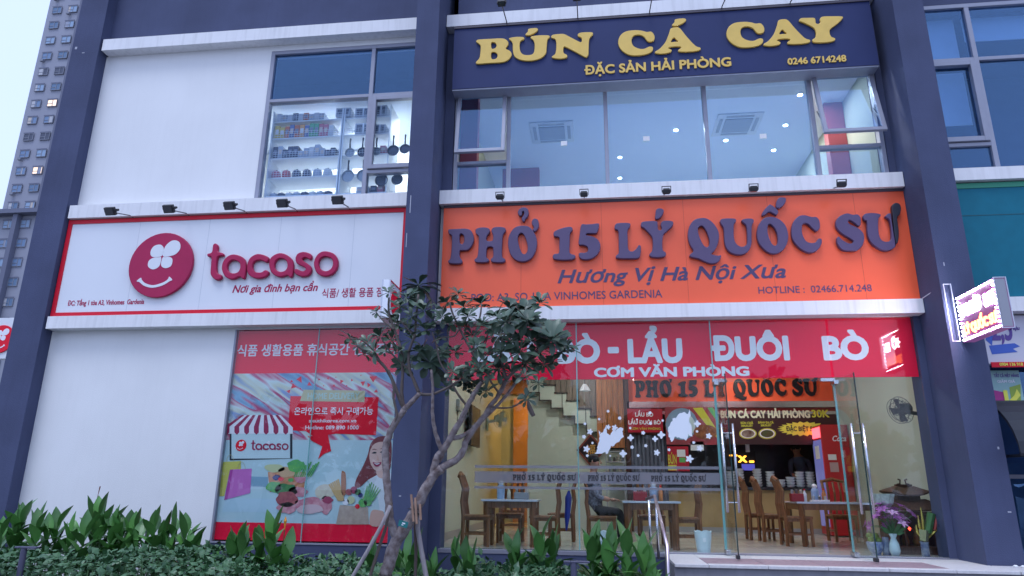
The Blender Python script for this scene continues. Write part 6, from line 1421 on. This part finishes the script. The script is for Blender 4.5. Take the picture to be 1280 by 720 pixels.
RO = [(523, 357, 26), (486, 366, 14), (471, 390, 12), (437, 423, 13), (455, 443, 11), (447, 432, 11), (500, 383, 15), (497, 405, 15), (532, 413, 20), (537, 453, 27), (475, 421, 16), (504, 458, 18), (559, 378, 15), (573, 368, 14), (585, 396, 16), (601, 380, 19), (590, 420, 14), (565, 404, 15), (577, 472, 20),
      (598, 484, 17), (588, 462, 14), (636, 386, 23), (652, 392, 24), (624, 420, 20), (660, 402, 23), (665, 427, 22), (650, 442, 20), (690, 425, 23), (702, 440, 18), (680, 456, 16), (641, 410, 20), (611, 443, 15), (620, 460, 13), (658, 499, 12), (706, 430, 15), (674, 379, 17), (656, 470, 13), (545, 387, 12), (515, 396, 12), (548, 420, 13), (603, 405, 14), (622, 396, 17), (640, 428, 18), (692, 452, 15), (560, 486, 12), (645, 398, 20), (668, 412, 20), (632, 402, 20), (675, 440, 20), (655, 455, 18), (600, 462, 15), (612, 410, 17), (580, 384, 15), (540, 400, 14), (553, 396, 14), (515, 425, 14), (525, 440, 16), (490, 425, 13), (697, 420, 18), (683, 415, 20), (628, 440, 18), (583, 408, 14), (608, 490, 14), (566, 465, 14), (480, 440, 11), (508, 372, 16), (460, 428, 14), (468, 440, 14), (488, 398, 15), (530, 388, 17), (498, 440, 14), (512, 412, 16), (553, 440, 15), (570, 440, 16), (596, 434, 16), (622, 462, 15), (640, 468, 15), (668, 462, 16), (548, 470, 14), (585, 486, 15), (608, 468, 14), (673, 480, 12), (715, 437, 12)]
random.seed(17); nleaf = 0; extra = MB()
order = sorted(range(len(RO)), key=lambda i: -RO[i][2])
for i in order:
    x, y, r_ = RO[i]; Y = -2.6 + random.uniform(-.38, .4); c = at(x, y, Y); k = r_ / 17.0
    axis = (Vector((random.gauss(0, .4), random.gauss(-.55, .35), 1))).normalized(); u = axis.orthogonal().normalized(); v = axis.cross(u)
    nl = 13 if r_ < 15 else (23 if r_ > 22 else 18); a0 = random.uniform(0, 6)
    if i == 0: axis = Vector((0, -.1, 1)).normalized(); u = axis.orthogonal().normalized(); v = axis.cross(u); nl = 24
    for j in range(nl):
        an = a0 + j * 2.4; el = .25 + .75 * (j / nl) * random.uniform(.7, 1.1) if j > nl * .35 else -.35 * random.random()
        if i == 0: el = -.9 + 1.6 * j / nl
        d_ = ((u * math.cos(an) + v * math.sin(an)) * math.cos(el) + axis * math.sin(el)).normalized()
        zz_ = (axis - d_ * axis.dot(d_)).normalized(); yy = zz_.cross(d_)
        s_ = k * random.uniform(.55, .98); mat_ = Matrix((d_, yy, zz_)).transposed().to_4x4(); mat_ = Matrix.Translation(c - ORG[tree.name]) @ mat_ @ Matrix.Diagonal((s_, s_, s_, 1))
        lm = random.choice(LM)
        if nleaf < 300:
            o = D2.objects.new('leaf', lm); COL.objects.link(o); o.parent = tree; o.matrix_basis = mat_; nleaf += 1
        else:
            extra.add([mat_ @ q.co + ORG[tree.name] for q in lm.vertices], [tuple(f_.vertices) for f_ in lm.polygons])
o = extra.build('small_leaves', leaf_m, tree, smooth=True); o['kind'] = 'stuff'
# seed pod hanging at the right and props tied to the trunk
q = [at(659, 499, -2.6), at(662, 510, -2.62), at(667, 520, -2.62)]; MB().tube(q, [.01, .028, .022], 7).build('curled_leaf', bark2, tree)
pole_m = M('weathered_stake', (.30, .27, .28), .8, var=.2, vs=6, stretch=(10, 10, 1), bump=.4); pole_d = M('dark_stake', (.10, .075, .065), .85, var=.25, vs=6, stretch=(10, 10, 1))
def stake(pts, Y, r_, m_, lab):
    P = [at(*p_, Y) for p_ in pts]; P = [Vector((P[0].x + (P[0].x - P[1].x) * 1.2, Y, .1))] + P; o = MB().tube(P, [r_ * 1.1] + [r_] * (len(P) - 1), 8).build('support_stake', m_, smooth=True); tag(o, lab, 'stake', 'wooden stakes propping the tree')
stake([(440, 722), (460, 688), (478, 655), (488, 632)], -2.78, .02, pole_m, 'pale slanting stake at the left foot of the small tree')
stake([(462, 722), (472, 690), (482, 660), (489, 628)], -2.72, .017, pole_d, 'thin dark stake crossing behind the pale slanting one')
stake([(533, 722), (527, 690), (522, 660), (523, 628)], -2.5, .026, pole_m, 'pale upright stake right of the forked trunk')
stake([(519, 722), (520, 690), (519, 660), (519, 622)], -2.45, .018, pole_d, 'dark upright stake behind the pale upright one')
tieb = root('wood_splints', tuple(at(520, 634, -2.55)), 'brown broken splints bound with wire round the trunk fork', 'splint')
for k, (a_, b_) in enumerate((((514, 618), (517, 652)), ((519, 622), (521, 655)), ((525, 630), (526, 650)))): MB().bar(at(*a_, -2.66), at(*b_, -2.68), .022, .012).build('splint', M('splint_wood', (.28, .17, .12), .8, var=.2, vs=10), tieb)
for z in (636, 642): p = at(519, z, -2.58); MB().lathe((p.x, p.y, p.z), [(.075, -.004), (.078, 0), (.075, .004)], 14).build('wire_loop', black, tieb)
tg = root('plant_tag', tuple(at(504, 655, -2.72)), 'small teal name tag wired to the tree trunk', 'tag'); p = at(504, 655, -2.72); m_ = MB(); m_.box(-.05, .05, -.003, .003, -.03, .03); R_ = Euler((0, math.radians(14), 0)).to_matrix(); m_.v = [R_ @ v + p for v in m_.v]; m_.build('tag_plate', M('tag_teal', (.01, .16, .16), .4), tg)
m_ = MB(); m_.box(-.012, .02, -.005, -.0035, .002, .014); m_.box(-.015, .006, -.005, -.0035, -.014, -.006); m_.v = [R_ @ v + p for v in m_.v]; o_ = m_.build('tag_print', white_pl, tg); o_['kind'] = 'stuff'; MB().tube([p + Vector((.04, 0, .02)), p + Vector((.05, .06, .06))], .003, 4).build('tag_wire', steel, tg)

# ================================================================== PLANTS
can_m = leafmat('canna_leaf', (.055, .175, .040), (.12, .30, .065), .45)
def canna_leaf(L, W, bend, name='leaf'):
    vs = []; fs = []; n = 7; prof = (.10, .55, .9, 1.0, .85, .5, .0)
    for i in range(n):
        t = i / (n - 1); w_ = max(.002, W * prof[i]); z = t * L * (1 - bend * .35 * t); x = bend * L * t * t * .8
        vs += [(x - w_ * .15, -w_, z), (x + w_ * .2, 0, z), (x - w_ * .15, w_, z)]
    for i in range(n - 1): a = i * 3; b = a + 3; fs += [(a, a + 1, b + 1, b), (a + 1, a + 2, b + 2, b + 1)]
    me = D2.meshes.new(name); me.from_pydata(vs, [], fs); me.materials.append(can_m)
    for q in me.polygons: q.use_smooth = True
    return me
CL = [canna_leaf(.38, .066, b) for b in (.12, .35, .6, .95)] + [canna_leaf(.33, .078, b) for b in (.12, .42)]
stalk_m = M('canna_stalk', (.06, .13, .04), .5)
def canna(px, tip, Y, n, lab, spread=.5, ground=.16, flower=False):
    c = at(px, tip + 1, Y); top = c.z; t = root('canna_plant', (c.x, Y, ground), lab, 'plant', 'broad leaved canna plants along the wall')
    ns = max(2, n // 4)
    for s_ in range(ns):
        dx_ = random.uniform(-.16, .16) * spread * 2; dy_ = random.uniform(-.1, .1); hh_ = top - random.uniform(.0, .22) * (s_ > 0); b0 = Vector((c.x + dx_ * .5, Y + dy_, ground)); b1 = Vector((c.x + dx_, Y + dy_, hh_ - .28))
        MB().tube([b0, b0.lerp(b1, .5), b1], [.014, .012, .009], 6).build('stalk', stalk_m, t)
        for k in range(int(n / ns * 1.35) + 1):
            an = k * 2.4 + s_; f_ = k / (int(n / ns * 1.35) + 1); pos = b1 - Vector((0, 0, f_ * .40)) ; o = D2.objects.new('leaf', CL[random.choice((0, 0, 1, 4) if k < 2 else (1, 2, 3, 5))]); COL.objects.link(o); o.parent = t
            o.location = pos - ORG[t.name]; o.rotation_euler = Euler((random.gauss(0, .12), .12 + .45 * f_ + random.gauss(0, .12), an)); q = random.uniform(.8, 1.1); o.scale = (q, q, q)
    if flower: MB().lathe((c.x + .02, Y, top - .02), [(.003, -.12), (.012, -.03), (.02, .0), (.004, .05)], 7).build('flower', M('canna_flower', (.75, .30, .03), .5), t); MB().tube([(c.x + .02, Y, top - .4), (c.x + .02, Y, top - .12)], .006, 5).build('flower_stalk', stalk_m, t)
random.seed(44)
for px, tip, Y, n, s_ in ((3, 652, -1.3, 8, 'at the left frame edge'), (22, 640, -1.5, 10, 'second from the left corner'), (40, 625, -1.4, 14, 'in front of the left pier edge'), (62, 634, -1.5, 12, 'between the left pier and the lamp post'), (84, 630, -1.3, 12, 'behind the left garden lamp post'), (100, 640, -1.6, 10, 'low, right of the garden lamp post'),
                          (119, 616, -1.4, 16, 'tallest, with a thin red spike'), (133, 632, -1.5, 12, 'right beside the tallest one'), (150, 628, -1.4, 14, 'in the middle of the white wall'), (173, 634, -1.4, 12, 'right of the middle of the white wall'), (192, 630, -1.5, 14, 'with pale upright tips'),
                          (208, 645, -1.4, 10, 'low beside the tipped one'), (225, 634, -1.4, 14, 'rightmost before the white wall ends'), (244, 656, -1.5, 8, 'small, at the wall corner'), (284, 660, -1.4, 10, 'at the left foot of the poster window'), (300, 648, -1.5, 8, 'beneath the pink printed bag'),
                          (333, 640, -1.5, 14, 'in front of the poster window, left of the flower'), (355, 648, -1.5, 12, 'with the orange flower before the poster window'), (463, 668, -1.4, 8, 'left of the tree foot'), (498, 672, -1.5, 8, 'right behind the tree fork'), (516, 668, -1.8, 8, 'between the tree stakes'),
                          (545, 690, -1.7, 6, 'low at the middle pier foot'), (576, 662, -1.5, 6, 'slim, before the left pane'), (588, 672, -1.6, 5, 'thin stalk beside the slim one'), (637, 655, -1.6, 7, 'arching, under the left table'), (660, 650, -1.7, 10, 'broad leaved, under the left table'), (686, 655, -1.6, 11, 'broad leaved, left of the glass joint'),
                          (733, 656, -1.7, 9, 'right of the glass joint'), (749, 654, -1.8, 12, 'before the white pot at the joint'), (770, 648, -2.0, 14, 'large and bright, left of the handrail'), (796, 658, -2.1, 16, 'largest and brightest, at the handrail foot'), (815, 682, -1.9, 8, 'low, touching the handrail post')):
    canna(px, tip, Y, n, 'broad leaved green plant ' + s_, flower=(px == 355), spread=.5 if n > 9 else .3)
p = at(124, 610, -1.4); o = MB().tube([(p.x - .02, -1.4, 1.2), (p.x, -1.4, p.z - .08), (p.x + .01, -1.4, p.z + .02)], [.005, .004, .008], 5).build('flower_spike', M('spike_brown', (.2, .06, .05), .6)); tag(o, 'thin reddish flower spike above the tallest canna', 'flower')
# clipped ground cover hedge
hb = MB(); random.seed(77)
def hedge_h(x, y): return .72 + (.05 if x < -4 else 0) + .045 * math.sin(x * 3.1 + y) + .05 * math.sin(x * 1.27 + 2) + .03 * math.sin(x * 7.7) - (.06 if x > -2.2 else 0)
for i in range(13500):
    x = random.uniform(-9.5, .62); y = -3.1 + 2.2 * random.random() ** .75
    if x > .1 and y > -1.3: continue
    t = random.random(); z = hedge_h(x, y) * (1 - .45 * t * t) + random.gauss(0, .02); z -= max(0, (-2.7 - y)) * 1.1
    d_ = Vector((random.gauss(0, 1), random.gauss(-.5, 1), random.gauss(.35, .5))).normalized(); nrm = Vector((random.gauss(0, .5), random.gauss(-.35, .5), 1)); e = nrm.cross(d_).normalized(); L_ = random.uniform(.055, .11); up2 = e.cross(d_).normalized() * -.006
    c = Vector((x, y, z)); hb.add([c, c + d_ * L_ * .45 + e * L_ * .36 , c + d_ * L_, c + d_ * L_ * .45 - e * L_ * .36, c + d_ * L_ * .5 + up2], [(0, 1, 4), (1, 2, 4), (0, 4, 3), (4, 2, 3)])
hm = leafmat('hedge_leaf', (.026, .085, .036), (.065, .165, .060), .5); hm2 = leafmat('hedge_leaf_pale', (.05, .13, .045), (.08, .19, .06), .5)
for n_ in hm.node_tree.nodes:
    if n_.type == 'TEX_NOISE': n_.inputs['Scale'].default_value = 14
h_ = hb.build('hedge', hm); tag(h_, 'low dense hedge of small dark green leaves along the building', 'hedge', kind='stuff')
tg_ = MB()
for i in range(500):
    x = random.uniform(-9.5, .5); y = random.uniform(-3.0, -1.0); z = hedge_h(x, y); tg_.tube([(x, y, .16), (x + random.uniform(-.08, .08), y, z - .05)], .004, 4, cap=False)
tag(tg_.build('hedge_twigs', stalk_m), 'thin green twigs inside the low hedge', 'hedge', kind='stuff')
# garden lamp posts, handrail
def bollard(px, py, Y, lab):
    p = at(px, py, Y); t = root('garden_lamp', (p.x, Y, .1), lab, 'garden lamp', 'low garden lamps in the hedge'); MB().tube([(p.x, Y, .1), (p.x, Y, p.z - .02)], .032, 12).build('post', M('bollard_paint', (.07, .07, .12), .5), t)
    bx('lamp_arm', p.x - .03, p.x + .16, Y - .03, Y + .03, p.z - .02, p.z, M('bollard_paint', (.07, .07, .12), .5), t, bevel=.005) ; bx('lamp_cap', p.x - .10, p.x - .031, Y - .03, Y + .03, p.z - .02, p.z, M('bollard_paint', (.07, .07, .12), .5), t, bevel=.005); bx('diffuser', p.x + .05, p.x + .14, Y - .02, Y + .02, p.z - .026, p.z - .0205, white_pl, t)
bollard(31, 683, -2.7, 'left slate garden lamp post standing in the hedge'); bollard(717, 701, -2.6, 'slate garden lamp post in the hedge left of the handrail')
hr = root('handrail', (.75, -1.5, 0), 'stainless steel handrail with two posts at the left side of the steps', 'handrail')
a_, b_, c_, d_ = at(817, 612, -.35), at(834, 684, -2.0), at(834, 725, -2.0), at(817, 612, -.35)
MB().tube([at(808, 624, -.2), at(818, 620, -.35), a_.lerp(b_, .5) + Vector((0, 0, .0)), b_, Vector((c_.x, -2.0, .3)), Vector((c_.x, -2.0, .0))], .021, 10).build('rail', M('satin_rail', (.55, .47, .52), .3, metal=.9), hr, smooth=True)
for px, Y in ((820, -.35), (811, -.12)): p = at(px, 625, Y); MB().tube([(p.x, Y, .74 if Y > -1.3 else 0), p], .018, 10).build('post', steel, hr, smooth=True)
cbk = MB().box(-.06 + 4.98, .02 + 4.99, -.78, -.75, .778, .80); 
for k in range(5):
    x = 4.75 + .07 * k; o = MB().lathe((x, -.85 - .02 * (k % 2), .778), [(.02, 0), (.03, .012), (.012, .025)], 5).build('plaster_chip', white_paint); tag(o, 'small white plaster chip at the right pier foot, ' + ORD[k] + ' from the left', 'rubble', 'plaster chips at the right pier')
